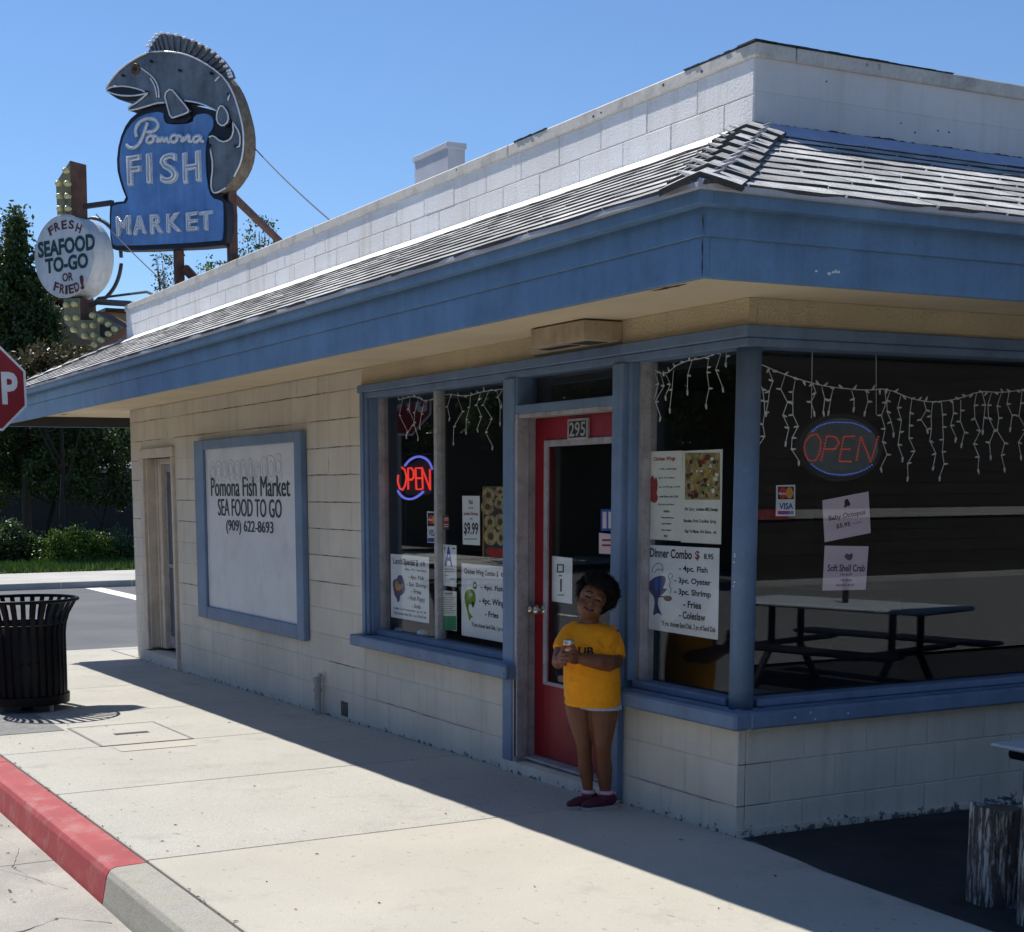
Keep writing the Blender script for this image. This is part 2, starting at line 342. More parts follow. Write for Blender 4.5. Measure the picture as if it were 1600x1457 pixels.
_txt = {}
def glyphs(t, outline=0, bold=0, extrude=0):
    key = (t, outline, bold, extrude)
    if key not in _txt:
        c = bpy.data.curves.new('text', 'FONT'); c.body = t; c.size = 1; c.resolution_u = 3
        if outline: c.fill_mode = 'NONE'; c.bevel_depth = outline; c.bevel_resolution = 1
        if bold: c.offset = bold
        if extrude: c.extrude = extrude
        o = bpy.data.objects.new('text', c); me = bpy.data.meshes.new_from_object(o)
        xs = [v.co.x for v in me.vertices]; ys = [v.co.y for v in me.vertices]
        _txt[key] = (me, min(xs), max(xs), min(ys), max(ys)); bpy.data.objects.remove(o); bpy.data.curves.remove(c)
    return _txt[key]
def fit_text(mb, t, O, U, V, N, x0, x1, y0, y1, outline=0, bold=0, extrude=0, rot=0):
    """lay glyphs so that their bounding box fills x0..x1, y0..y1 in the plane O + U*x + V*y"""
    me, a, b, c, d = glyphs(t, outline, bold, extrude)
    sx, sy = (x1-x0)/(b-a), (y1-y0)/(d-c)
    L = Matrix.Translation((-(a+b)/2, -(c+d)/2, 0)); S = Matrix.Diagonal((sx, sy, (abs(sx)+abs(sy))/2, 1))
    F = Matrix((U, V, N)).transposed().to_4x4(); F.translation = Vector(O)+Vector(U)*((x0+x1)/2)+Vector(V)*((y0+y1)/2)
    mb.mesh(me, F @ Matrix.Rotation(rot, 4, 'Z') @ S @ L)

def chaikin(l, n=2, closed=True):
    for _ in range(n):
        m = len(l); o = []
        for i in range(m if closed else m-1):
            a, b = l[i], l[(i+1) % m]; o += [(a[0]*.75+b[0]*.25, a[1]*.75+b[1]*.25), (a[0]*.25+b[0]*.75, a[1]*.25+b[1]*.75)]
        l = o if closed else [l[0]]+o+[l[-1]]
    return l

# ================================================================ THE SETTING
def zr(x): return gz(x)-.165
XB = [-600, -60, -25.2, -11.5, 6, 60, 600]
def sheet(name, rects, zf, m, kind='structure', **k):
    mb = MB()
    for x0, x1, y0, y1 in rects:
        xs = [x0]+[x for x in XB if x0 < x < x1]+[x1]
        for a, b in zip(xs, xs[1:]): mb.add([(a,y0,zf(a)),(b,y0,zf(b)),(b,y1,zf(b)),(a,y1,zf(a))], [(0,1,2,3)])
    return mb.build(name, m, kind=kind, **k)
sheet('ground', [(-600, 600, -600, 600)], lambda x: gz(x)-.45, 'earth')
sheet('road', [(-600, 600, -12.6, -3.33), (-25.2, -11.75, -3.33, 300), (-25.2, -11.75, -300, -12.6)], zr, 'asphalt')
# pavement in front of the shop: a bed with separate slabs cast on it
sidewalk = sheet('sidewalk', [(-11.45, 40, -2.615, .19)], lambda x: gz(x)-.03, 'walk_far')
def slab(x0, x1, y0, y1, m):
    g = .005; return MB().gbox(x0+g, x1-g, y0+g, y1-g, -.05, 0).build('slab', m, sidewalk, bevel=.004)
jx = [-11.45, -9.52, -7.81, -6.1, -4.36, -2.78, -.97]
for a, b in zip(jx, jx[1:]): slab(a, b, -2.604, .01 if b < -10.4 else .0, 'walk_speckled')
slab(-.97, 2.6, -2.604, -.0, 'walk_smooth'); slab(2.6, 6, -2.615, -.0, 'walk_smooth'); slab(6, 11, -2.615, 0, 'walk_smooth')
sheet('side_pavement', [(-11.45, -10.3, .02, 60)], lambda x: gz(x)-.004, 'walk_far')
# kerb along the street and round the corner
kerb = sheet('kerb', [(-11.6, 40, -2.80, -2.62)], lambda x: gz(x)-.2, 'grey_kerb')
def kerb_piece(x0, x1, m):
    prof = [(-2.615, -.0), (-2.76, -.004), (-2.785, -.014), (-2.80, -.04), (-2.83, -.19), (-2.615, -.19)]
    xs = list(np.linspace(x0+.003, x1-.003, 2 if m == 'grey_kerb' else 2)); vs = []; k = len(prof)
    for x in xs: vs += [(x, y, gz(x)+d) for y, d in prof]
    fs = [(i, i+k, (i+1) % k+k, (i+1) % k) for i in range(k)]+[tuple(range(k)), tuple(range(k, 2*k))[::-1]]
    return MB().add(vs, fs).build('kerb_section', m, kerb, bevel=.003)
for a, b in ((-11.6, -7.3), (-7.3, -4.1), (-4.1, -.93)): kerb_piece(a, b, 'red_kerb')
for a, b in ((-.93, 2.3), (2.3, 5.4), (5.4, 9)): kerb_piece(a, b, 'grey_kerb')
MB().gbox(-11.68, -11.45, -2.6, 40, -.19, -.002).build('kerb_section', 'walk_far', kerb, bevel=.012)
gut = sheet('gutter', [(-11.6, 40, -3.335, -2.79)], lambda x: zr(x)-.006, 'gutter')
for a, b in ((-11.6, -8.2), (-8.2, -5.0), (-5.0, -1.85), (-1.85, 1.3), (1.3, 4.4), (4.4, 8)):
    MB().gbox(a+.004, b-.004, -3.33, -2.835, -.2, -.157).build('gutter_slab', 'gutter', gut, bevel=.003)
# utility cover and patch in the pavement
cov = MB()
cov.add([(x, y, gz(x)+.003) for x, y in ((-5.32,-1.93),(-4.36,-1.93),(-4.36,-1.30),(-5.32,-1.30))], [(0,1,2,3)])
vb = cov.build('utility_cover', 'walk_speckled', label='concrete utility box lid with a slot, set in the pavement', cat='utility cover')
fr_ = MB()
for a in ((-5.33,-4.35,-1.945,-1.925), (-5.33,-4.35,-1.305,-1.285), (-5.335,-5.315,-1.93,-1.30), (-4.365,-4.345,-1.93,-1.30)): fr_.gbox(*a, -.01, .0045)
fr_.build('frame', 'patch', vb); MB().gbox(-4.88, -4.80, -1.72, -1.47, -.004, .0048).build('lift_slot', 'tar', vb)
# hairline cracks in the gutter and litter blown along the kerb
def ground_crack(pts, w, zf, nm='crack', m='tar'):
    vs = []
    P_ = []
    for a, b in zip(pts, pts[1:]): P_ += [(a[0]+(b[0]-a[0])*f, a[1]+(b[1]-a[1])*f) for f in np.linspace(0, 1, 9)[:-1]]
    for i, (x, y) in enumerate(P_):
        h = w*random.uniform(.2, 1); j = random.uniform(-.01, .01); vs += [(x-h+j, y+j*.5, zf(x)), (x+h+j, y+j*.5, zf(x))]
    MB().add(vs, [(2*i, 2*i+1, 2*i+3, 2*i+2) for i in range(len(P_)-1)]).build(nm, m, gut)
ground_crack([(-3.2,-2.86),(-2.7,-2.98),(-2.2,-2.93),(-1.8,-3.05),(-1.3,-2.97)], .006, lambda x: gz(x)-.1545)
ground_crack([(-1.9,-3.3),(-1.75,-3.1),(-1.5,-3.0),(-1.2,-2.9)], .005, lambda x: gz(x)-.1545); ground_crack([(-.6,-3.3),(-.75,-3.05),(-.55,-2.86)], .005, lambda x: gz(x)-.1545)
lt = MB(); random.seed(9)
for i in range(150):
    t_ = random.random()
    if t_ < .45: x, y, z = random.uniform(-7, 1.5), -2.61+random.uniform(-.012, .02), .002
    elif t_ < .7: x, y, z = random.uniform(-5, .5), random.uniform(-3.2, -2.87), -.155
    else: x, y, z = random.uniform(-6, 2.5), random.uniform(-2.5, -.1), .001
    r_ = random.uniform(.005, .017); a_ = random.uniform(0, 6.28); c_, s_ = math.cos(a_)*r_, math.sin(a_)*r_
    lt.add([(x+c_, y+s_, gz(x)+z+.001), (x-s_*.4, y+c_*.4, gz(x)+z+.006), (x-c_, y-s_, gz(x)+z+.002), (x+s_*.4, y-c_*.4, gz(x)+z+.003)], [(0,1,2,3)])
lt.build('leaf_litter', 'clip_brown', label='scraps of dry leaf litter along the kerb and gutter', cat='litter', kind='stuff')
sheet('pavement_patch', [(-6.5, -5.25, -2.6, -1.98)], lambda x: gz(x)+.0035, 'patch')
sheet('pavement_patch', [(-4.30, -4.06, -1.88, -1.36)], lambda x: gz(x)+.0032, 'walk_smooth')
# the side yard: dark asphalt beside the shop, with an uneven edge against the pavement
ed = [(.05, .0), (.18, -.004), (.30, -.02), (.5, -.05), (.72, -.10), (1.0, -.14), (1.3, -.165), (1.75, -.185), (2.4, -.2), (6, -.22), (14, -.25)]
mb = MB(); vs = [(x, y+random.uniform(-.012, .012), gz(x)+.004) for x, y in ed]+[(x, 2.0, gz(x)-.02) for x, y in ed]+[(x, 40, gz(x)-.02) for x, y in ed]
k = len(ed); mb.add(vs, [(i, i+1, k+i+1, k+i) for i in range(k-1)]+[(k+i, k+i+1, 2*k+i+1, 2*k+i) for i in range(k-1)])
mb.build('yard', 'asphalt_dark', kind='structure')
# road paint
def paint(rects, nm='road_marking'):
    for r in rects: sheet(nm, [r], lambda x: zr(x)+.004, 'road_white')
paint([(-25.0, -15.5, 3.05, 3.4)])
paint([(x, x+3, -7.95, -7.8) for x in range(-62, 40, 9)])
# far pavement, lawn and kerb across the side street
sheet('far_pavement', [(-29.2, -25.35, -3.4, 120), (-29.2, -25.35, -120, -12.4)], lambda x: -.222, 'walk_far')
fk = sheet('far_kerb', [(-25.36, -25.24, -3.4, 100)], lambda x: -.36, 'grey_kerb')
for i in range(26): MB().box(-25.38, -25.2, -3.4+i*1.5+.01, -1.9+i*1.5-.01, -.42, -.216).build('kerb_section', 'walk_far', fk, bevel=.01)
sheet('lawn', [(-46, -29.2, -3.4, 120)], lambda x: -.20, 'lawn_soil')
gN = 16000; gx = rng.uniform(-33.2, -29.15, gN); gy = rng.uniform(-1, 13, gN); gh = rng.uniform(.05, .2, gN); ga = rng.uniform(0, 6.28, gN)
V = np.zeros((gN, 3, 3)); V[:, 0] = np.c_[gx-.02*np.cos(ga), gy-.02*np.sin(ga), np.full(gN, -.21)]; V[:, 1] = np.c_[gx+.02*np.cos(ga), gy+.02*np.sin(ga), np.full(gN, -.21)]
V[:, 2] = np.c_[gx+rng.normal(0, .04, gN), gy+rng.normal(0, .04, gN), -.2+gh]
def tri_mesh(name, V, m, tone):
    k = V.shape[1]; me = bpy.data.meshes.new(name); N = len(V)
    me.vertices.add(N*k); me.vertices.foreach_set('co', V.reshape(-1).astype(np.float32)); me.loops.add(N*k); me.loops.foreach_set('vertex_index', np.arange(N*k, dtype=np.int32))
    me.polygons.add(N); me.polygons.foreach_set('loop_start', np.arange(0, N*k, k, dtype=np.int32)); me.polygons.foreach_set('loop_total', np.full(N, k, dtype=np.int32))
    a = me.attributes.new('tone', 'FLOAT', 'FACE'); a.data.foreach_set('value', tone.astype(np.float32)); me.materials.append(MATS[m]); me.update(); me.validate(); return me
tag(link('grass', tri_mesh('grass', V, 'grass', rng.uniform(0, 1, gN))), 'short green grass in front of the hedge across the side street', 'grass', kind='stuff')
# across the main street (seen in the shop windows)
sheet('opposite_pavement', [(-600, -29.2, -15.2, -12.75), (-11.6, 600, -15.2, -12.75)], lambda x: zr(x)+.14, 'walk_far')
MB().box(-11.7, 60, -12.78, -12.6, -.6, -.16).build('opposite_kerb', 'walk_far', kind='structure')

# ================================================================ THE SHOP
H, C1, BL = .2032, .1425, .4064
XL, ZS = -10.30, 2.513
ZFB, ZFT, OF, OT = 2.395, 2.6765, 1.11, 1.20
shop = thing('market_building', 'low white block shop with blue fascia, tan soffit and shingled eave', 'building', (0,0,0))
_bm = {}
def block_mesh(w, h, d, m, bev=.004):
    key = (round(w, 3), round(h, 3), round(d, 3), m)
    if key not in _bm:
        me = MB().box(-w/2, w/2, 0, d, -h/2, h/2).data('block', m)
        bm = bmesh.new(); bm.from_mesh(me); bmesh.ops.bevel(bm, geom=list(bm.edges), offset=bev, segments=1, affect='EDGES'); bm.to_mesh(me); bm.free(); _bm[key] = me
    return _bm[key]
def course(parent, n, u0, u1, phase, m, cuts=(), side=False, z0=None, z1=None, name='block', gj=.0018, face=0.):
    """one course of blocks between u0 and u1 along the wall; cuts = (a, b) intervals left open"""
    za = C1+H*n if z0 is None else z0; zb = C1+H*(n+1) if z1 is None else z1
    k0 = math.floor((u0-phase)/BL); e = [u0]+[phase+BL*k for k in range(k0, k0+80) if u0+.03 < phase+BL*k < u1-.03]+[u1]
    for a, b in zip(e, e[1:]):
        segs = [(a, b)]
        for c0, c1 in cuts:
            segs = [s for p, q in segs for s in ((p, min(q, c0)), (max(p, c1), q)) if s[1]-s[0] > .025]
        for p, q in segs:
            o = link(name, block_mesh(q-p-gj, zb-za-.0034, .05, m), parent)
            j = random.uniform(-.0012, .0012)
            if side: o.matrix_basis = Matrix.Translation((face+j, (p+q)/2, (za+zb)/2)) @ Matrix.Rotation(R(90), 4, 'Z')
            else: o.matrix_basis = Matrix.Translation(((p+q)/2, face+j, (za+zb)/2))
# front wall: backing with the joints, then its blocks
mb = MB(); B0, B1 = .005, .2
mb.box(XL+.004, -9.87, B0, B1, -.4, ZS); mb.box(-8.76, -4.25, B0, B1, -.4, ZS); mb.box(-9.87, -8.76, B0, B1, 2.08, ZS)
mb.box(-4.25, -2.18, B0, B1, -.3, .56); mb.box(-1.0, -.007, B0, B1, -.2, .56); mb.box(-4.25, -.007, B0, B1, 2.385, ZS)
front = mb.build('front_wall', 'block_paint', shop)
MB().box(-4.245, .0, .0, .05, 2.38, ZS-.001).build('stucco_band', 'stucco_cream', front)
def ph(n): return (-.2032 if n % 2 else -.4064)
for n in range(-2, 12):
    z0, z1 = C1+H*n, C1+H*(n+1); cuts = []
    if z0 < 2.05: cuts.append((-9.90, -8.73))
    if .6 < z0 and z1 < 2.06: cuts.append((-7.8, -5.62))          # hidden behind the sign board
    zz = None
    if n == -2: zz = -.34
    if n == -1 or n == -2: course(front, n, XL, -4.25, ph(n), 'block_paint', cuts, z0=zz)
    else: course(front, n, XL, -4.25, ph(n), 'block_paint', cuts, z1=ZS-.001 if n == 11 else None)
    if n < 2 and z1 > -.07:
        t = .55 if n == 1 else None
        course(front, n, -4.25, -2.185, ph(n), 'block_paint', z1=t); course(front, n, -.97, 0, ph(n), 'block_paint', z1=t)
# cracked joints: dark hairlines wandering along some of the beds and a few heads
def crack(p0, p1, w, parent=None, out=(0,-1,0), amp=.0022):
    p0, p1, o_ = Vector(p0), Vector(p1), Vector(out); d = (p1-p0); L = d.length; d /= L; s_ = d.cross(o_).normalized(); N = max(4, int(L/.05)); vs = []; k = 0
    for i in range(N+1):
        k = k*.6+random.uniform(-amp, amp); q = p0+d*(L*i/N)+s_*k+o_*.0016; h = w*random.uniform(.15, 1)*min(1, 4*(.5-abs(i/N-.5))+.1); vs += [q+s_*h, q-s_*h]
    fs_ = [(2*i, 2*i+1, 2*i+3, 2*i+2) for i in range(N)]
    return MB().add(vs, fs_).build('joint_crack', 'tar', parent)
random.seed(21)
for n, a, b in ((11, -10.2, -8.9), (11, -8.6, -4.3), (10, -10.2, -9.0), (10, -8.8, -7.3), (10, -6.9, -5.6), (10, -5.3, -4.3), (9, -10.25, -9.95), (9, -5.4, -4.3), (8, -10.25, -9.95), (8, -8.7, -8.1), (8, -5.4, -4.3), (7, -8.7, -8.1), (7, -5.35, -4.3), (6, -10.25, -9.95), (6, -8.7, -8.1), (6, -5.35, -4.3), (5, -5.3, -4.3), (4, -5.3, -4.4), (3, -8.7, -8.1), (1, -5.0, -4.3)):
    crack((a, 0, C1+H*n), (b, 0, C1+H*n), .0032, front)
for n in (11, 10, 9, 8, 11, 10):
    k = random.randint(1, 12); x = ph(n)-BL*(k+10); crack((x, 0, C1+H*n+.01), (x, 0, C1+H*n+random.uniform(.08, .19)), .003, front)
crack((-4.15, 0, C1+.01), (-2.5, 0, C1+.0), .0025, front); crack((-.9, 0, C1-H*0+.0), (-.05, 0, C1), .002, front)
# side wall below the big window
mb = MB(); mb.box(-B1, -.007, .007, 3.5, -.2, .56); mb.box(-B1, -.007, 3.5, 8, -.2, ZS); mb.box(-B1, -.007, .007, 3.5, 2.385, ZS)
side = mb.build('side_wall', 'block_paint', shop)
MB().box(-.05, .001, .052, 3.5, 2.38, ZS-.001).build('stucco_band', 'stucco_cream', side)
for n in range(-1, 2): course(side, n, .052, 3.5, .4064 if n % 2 else .2032, 'block_paint', side=True, z1=.55 if n == 1 else None)
mb = MB(); mb.box(XL+.003, XL+.2, .2, 8, -.4, ZS+.6); mb.box(XL+.2, -.2, 7.8, 8, -.4, 3.3); mb.build('rear_wall', 'block_paint', shop)
# footing line at the corner
MB().add([(.012,-.012,gz(0)-.02),(.012,2.6,-.05),(-.02,2.6,-.05),(-.02,.0,-.02),(.012,-.012,.032),(.012,2.6,-.012),(-.02,2.6,-.012),(-.02,.0,.032)], [(3,2,1,0),(4,5,6,7),(0,1,5,4),(1,2,6,5),(2,3,7,6),(3,0,4,7)]).build('footing', 'block_paint', side)

# parapet
mb = MB(); mb.box(XL+.003, -.003, .007, .2, ZS, 3.55); mb.box(-.2, -.007, .2, 8, ZS, 3.55); mb.box(XL+.003, XL+.2, .2, 8, ZS+.6, 3.55)
para = mb.build('parapet', 'parapet_paint_sunlit', shop)
for n, p in ((15, -9.96), (16, -9.96+.2032)): course(para, n, XL, 0, p, 'parapet_paint_sunlit', z0=3.10 if n == 15 else None, z1=3.552 if n == 16 else None, gj=.0022)
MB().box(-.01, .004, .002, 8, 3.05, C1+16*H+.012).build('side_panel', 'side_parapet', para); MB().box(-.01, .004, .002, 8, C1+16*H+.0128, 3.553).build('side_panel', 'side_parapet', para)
cp = []
x = XL-.02
for w in (1.15, 2.4, 1.7, 2.9, 2.2): cp.append((x, min(x+w, .03))); x += w
for i, (a, b) in enumerate(cp):
    b = .026 if i == len(cp)-1 else b
    MB().box(a+.003, b-.003, -.011, .22, 3.547+random.uniform(-.003, .003), 3.612).build('coping', 'coping', para, bevel=.006)
for a, b in ((.222, 2.05), (2.05, 4.4), (4.4, 8)): MB().box(-.22, .024, a+.003, b-.003, 3.548, 3.612).build('coping', 'coping', para, bevel=.006)
mb = MB(); pts = [(-.9, -.02), (-.4, -.028), (.028, -.03)]
for (x0, x1, th) in ((-.5, .03, .006), (-2.1, -1.75, .005)):
    N = 14; tv = MB()
    for i in range(N):
        a = x0+(x1-x0)*i/N; b = x0+(x1-x0)*(i+1)/N; tv.box(a-.002, b, -.012-random.random()*.006, .1, 3.611, 3.6125+th*random.uniform(.3, 1))
    tv.build('roofing_felt', 'tar', para)
tv = MB()
for i in range(20): tv.box(-.1, .026+random.random()*.008, -.02+.06*i, .043+.06*i, 3.611, 3.6125+.007*random.uniform(.3, 1)*(1-i/22))
tv.build('roofing_felt', 'tar', para)
MB().box(XL+.2, -.2, .2, 7.8, 2.98, 3.02).build('flat_roof', 'roof_metal', shop)

# eave: soffit, stepped fascia boards, deck, shingles
LX0, LX1 = -11.92, -12.02                    # left end of the eave: fascia foot and drip edge
soff = MB()
soff.box(LX0+.02, OF-.02, -OF+.02, -.001, ZS, ZS+.02); soff.box(.004, OF-.02, .0, 8, ZS, ZS+.02); soff.box(LX0+.02, XL-.001, .0, 8, ZS, ZS+.02)
soffit = soff.build('soffit', 'soffit', shop)
MB().box(LX0+.0305, LX0+.042, -OF+.04, 7.9, ZFB+.006, ZS-.001).build('inner_board', 'house_dark', soffit); ov = MB()
for px, py, w in ((115, 640, .5), (100, 648, .4), (390, 583, .42), (1045, 450, .25)):
    p = on(px, py, 2, ZS-.002); N = 9
    top = [(p.x+w*(i/N-.5), p.y+.018*math.sin(math.pi*i/N)*random.uniform(.4, 1.2)+.004, ZS-.0015) for i in range(N+1)]
    bot = [(p.x+w*(i/N-.5), p.y-.014*math.sin(math.pi*i/N)*random.uniform(.4, 1.2)-.003, ZS-.0015) for i in range(N+1)]
    ov.add(top+bot, [(i, i+1, N+2+i, N+1+i) for i in range(N)])
ov.build('peeled_paint', 'clip_brown', soffit)
steps = [(ZFB, 2.60, OF, .03), (2.535, 2.66, OF+.012, .0115), (2.632, ZFT+.012, OF+.075, .062)]
for z0, z1, o, t in steps:
    k = o-OF
    MB().box(LX0-k, o, -o, -o+t, z0, z1).build('fascia_board', 'blue_trim', shop, bevel=.002)
    MB().box(o-t, o, -o+t+.0005, 8, z0, z1).build('fascia_board', 'blue_trim', shop, bevel=.002)
    MB().box(LX0-k-.001, LX0-k+t, -o+t+.001, 8, z0, z1).build('fascia_board', 'blue_trim', shop, bevel=.002)
ZD, ZT = ZFT+.014, 3.235                     # deck height at the drip edge and at the parapet
deck = MB()
deck.add([(LX1,-OT,ZD),(OT,-OT,ZD),(0,-.001,ZT),(XL,-.001,ZT)], [(0,1,2,3)]); deck.add([(OT,-OT,ZD),(OT,8,ZD),(.001,8,ZT),(.001,0,ZT)], [(0,1,2,3)]); deck.add([(LX1,8,ZD),(LX1,-OT,ZD),(XL-.001,0,ZT),(XL-.001,8,ZT)], [(0,1,2,3)])
roof = deck.build('roof', 'roof_deck', shop)
_sh = {}
def shingle_mesh(w, l):
    key = (round(w, 2), round(l, 2))
    if key not in _sh:
        w, l = key; N = 4; vs = []
        for i in range(N+1):
            x = -w/2+w*i/N; d = random.uniform(-.005, .005); e = random.uniform(-.002, .003)
            vs += [(x, d, .0), (x, d, .015+e), (x, l, .006), (x, l, 0.0)]
        fs = []
        for i in range(N):
            b = 4*i
            for j in range(4): fs.append((b+j, b+(j+1) % 4, b+4+(j+1) % 4, b+4+j))
        fs += [(0,3,2,1), (4*N, 4*N+1, 4*N+2, 4*N+3)]
        me = bpy.data.meshes.new('shingle'); me.from_pydata(vs, [], [f[::-1] for f in fs]); me.materials.append(MATS['shingle']); me.materials.append(MATS['roof_deck']); me.polygons.foreach_set('material_index', [1 if (i < 4*N and i % 4 in (0, 3)) else 0 for i in range(len(fs))]); me.update(); _sh[key] = me
    return _sh[key]
def shingles(P, d, up, n, l0, l1, r0, r1, wid, sidemax=None):
    d = Vector(d).normalized(); S = Vector(up); L = S.length; s = S/L; nn = d.cross(s).normalized(); F = Matrix((d, s, nn)).transposed().to_4x4()
    ex = L/n
    for i in range(n):
        t = i/n; a = l0+(l1-l0)*t; b = r0+(r1-r0)*t; u = a-random.uniform(.05, wid*.9); first = True
        while u < b-.02:
            w = wid*random.choice((.82, 1, 1, 1.18)); p, q = max(u, a), min(u+w, b); u += w
            if q-p < .04: continue
            o = link('shingle', shingle_mesh(q-p-.006, ex*1.3), roof)
            M = F.copy(); M.translation = Vector(P)+d*((p+q)/2)+s*(ex*i-.012)+nn*(.002+.0005*random.random()); o.matrix_basis = M @ Matrix.Rotation(random.uniform(-.003, .003), 4, 'Z')
shingles((0,-OT,ZD), (1,0,0), (0,OT,ZT-ZD), 10, LX1, XL, OT, 0, .55)
MB().box(LX1-.01, OT+.012, -OT-.014, -OT+.02, ZD-.014, ZD+.004).build('drip_edge', 'roof_metal', roof); MB().box(OT-.02, OT+.014, -OT+.021, 8, ZD-.014, ZD+.004).build('drip_edge', 'roof_metal', roof)
shingles((OT,0,ZD), (0,1,0), (-OT,0,ZT-ZD), 10, -OT, 0, 2.6, 2.6, .45)
mb = MB()
for i in range(9):
    t = i/9; 
    mb.obox((LX1+(XL-LX1)*t, -OT+OT*t+.05, ZD+(ZT-ZD)*t), (0, 5, 0), ((XL-LX1)/9*1.1, 0, (ZT-ZD)/9*1.1), (-.01, 0, .02))
x = mb.build('shingle_field', 'shingle', roof); x['kind'] = 'stuff'
def caps(E, T, n):
    """hip caps from the eave corner E up to T: bent plates lying on both slopes, each lapping the one below"""
    E, T = Vector(E), Vector(T); a = (T-E); L = a.length; a /= L; sx = 1 if E.x > T.x else -1; g = (ZT-ZD)
    nF = Vector((0, -g, OT)).normalized(); nS = Vector((sx*g, 0, abs(E.x-T.x))).normalized(); up = (nF+nS).normalized()
    wF = nF.cross(a).normalized(); wF = wF if wF.x*sx < 0 else -wF
    wS = nS.cross(a).normalized(); wS = wS if wS.y > 0 else -wS
    for i in range(n):
        vs = []; K = 9; wd = .15*random.uniform(.92, 1.08)
        for f, lift in ((0, .021), (.6, .012), (1.2, .004)):
            c = E+a*(L/n*(i+f)-.02)
            for j in range(K):
                s_ = j/(K-1)*2-1; w_ = (wS if s_ > 0 else wF)*abs(s_)*wd
                q_ = c+w_+up*(lift*(1-.25*abs(s_))+.004*(1-s_*s_)); vs += [q_, c+w_-up*(.012 if f else -.004+.012*abs(s_))]
        fs = []
        for r_ in range(2):
            for j in range(K-1):
                b0, b1 = 2*K*r_+2*j, 2*K*(r_+1)+2*j; fs += [(b0, b0+2, b1+2, b1), (b0+1, b1+1, b1+3, b0+3)]
            e0, e1 = 2*K*r_, 2*K*(r_+1); fs += [(e0, e1, e1+1, e0+1), (e0+2*K-2, e0+2*K-1, e1+2*K-1, e1+2*K-2)]
        for j in range(K-1): fs += [(2*j, 2*j+1, 2*j+3, 2*j+2), (4*K+2*j, 4*K+2*j+2, 4*K+2*j+3, 4*K+2*j+1)]
        cb = MB().add(vs, fs); cb.m = [0 if (k_ < 4*(K-1)+4 and k_ % (2*(K-1)+2) < 2*(K-1) and k_ % (2*(K-1)+2) % 2 == 0) else 1 for k_ in range(len(fs))]   # grit on top, black felt on the cut edges, standing in for lip shadow too
        cb.build('ridge_cap', ['shingle', 'roof_deck'], roof)
caps((OT-.02, -OT+.02, ZD+.024), (.03, -.03, ZT+.02), 8); caps((LX1+.02, -OT+.02, ZD+.022), (XL-.02, -.02, ZT+.02), 8)
# flashing at the foot of the parapet
def wavy(p0, p1, up, lo, hi, amp, N):
    p0, p1, up = map(Vector, (p0, p1, up)); a = []; b = []; k = 0.
    for i in range(N+1):
        k = k*.72+random.uniform(-1, 1)*amp*.6; q = p0.lerp(p1, i/N); a.append(q+up*(lo-random.uniform(0, amp*.3))); b.append(q+up*(hi+k))
    return a+b, [(i, i+1, N+2+i, N+1+i) for i in range(N)]
MB().add(*wavy((XL+.02,-.008,3.262), (-.02,-.008,3.262), (0,0,1), -.03, .006, .005, 170)).add(*wavy((XL+.02,-.010,3.268), (-.05,-.010,3.268), (0,-.83,-.50), 0, .13, .012, 140)).build('flashing', 'flash_white', roof)
MB().add(*wavy((.012,.04,3.272), (.012,8,3.272), (.80,0,-.58), 0, .135, .006, 60)).build('flashing', 'flash_blue', roof)
MB().add(*wavy((.012,.0,3.262), (.012,4,3.262), (0,0,1), -.012, .012, .007, 260)).build('tar_line', 'tar', roof)

# ---------------------------------------------------------------- shop front joinery
hdr = MB().box(-4.27, .035, -.035, .12, 2.335, 2.39).build('header_beam', 'blue_frame', shop, bevel=.006)
MB().box(-4.24, .02, -.018, .12, 2.295, 2.334).build('lower_rail', 'blue_frame', hdr, bevel=.004)
MB().box(-.12, .034, .121, 3.5, 2.335, 2.389).build('header_beam', 'blue_frame', shop, bevel=.006); MB().box(-.12, .019, .121, 3.5, 2.295, 2.334).build('lower_rail', 'blue_frame', hdr, bevel=.004)
MB().tube([(-.06,.06,.6), (-.06,.06,2.31)], .058, 24).build('corner_post', 'blue_frame', shop, smooth=True)
def pane(parent, x0, x1, y0, y1, z0, z1): return MB().box(x0, x1, y0, y1, z0, z1).build('pane', 'glass', parent)
# left window
w = MB().box(-4.25, -4.135, -.022, .0, .62, 2.334).box(-4.25, -4.12, .0, .13, .62, 2.295).build('window', 'blue_frame', shop, bevel=.004)
MB().box(-4.225, -4.175, -.034, -.022, .62, 2.334).build('bead', 'blue_frame', w); MB().box(-4.12, -4.105, .06, .13, .65, 2.295).build('stop', 'grey_jamb', w)
MB().box(-4.31, -2.03, -.10, -.002, .535, .615).box(-4.24, -2.19, -.002, .15, .535, .618).build('sill', 'blue_frame', w, bevel=.008)
MB().box(-4.12, -2.18, .03, .13, .619, .655).build('bottom_rail', 'blue_frame', w, bevel=.004)
MB().box(-3.27, -3.225, .065, .13, .655, 2.295).build('mullion', 'plumb', w, bevel=.004)
pane(w, -4.12, -3.27, .098, .104, .655, 2.295); pane(w, -3.225, -2.18, .098, .104, .655, 2.295)
# posts either side of the door
MB().gbox(-2.185, -2.075, -.035, .139, .02, .632).build('door_post', 'blue_frame', shop, bevel=.006)
MB().box(-2.185, -2.055, -.034, .14, .60, 2.295).build('door_post', 'blue_frame', shop, bevel=.006)
MB().box(-1.045, -.95, -.034, .16, .0, 2.295).build('door_post', 'blue_frame', shop, bevel=.006)
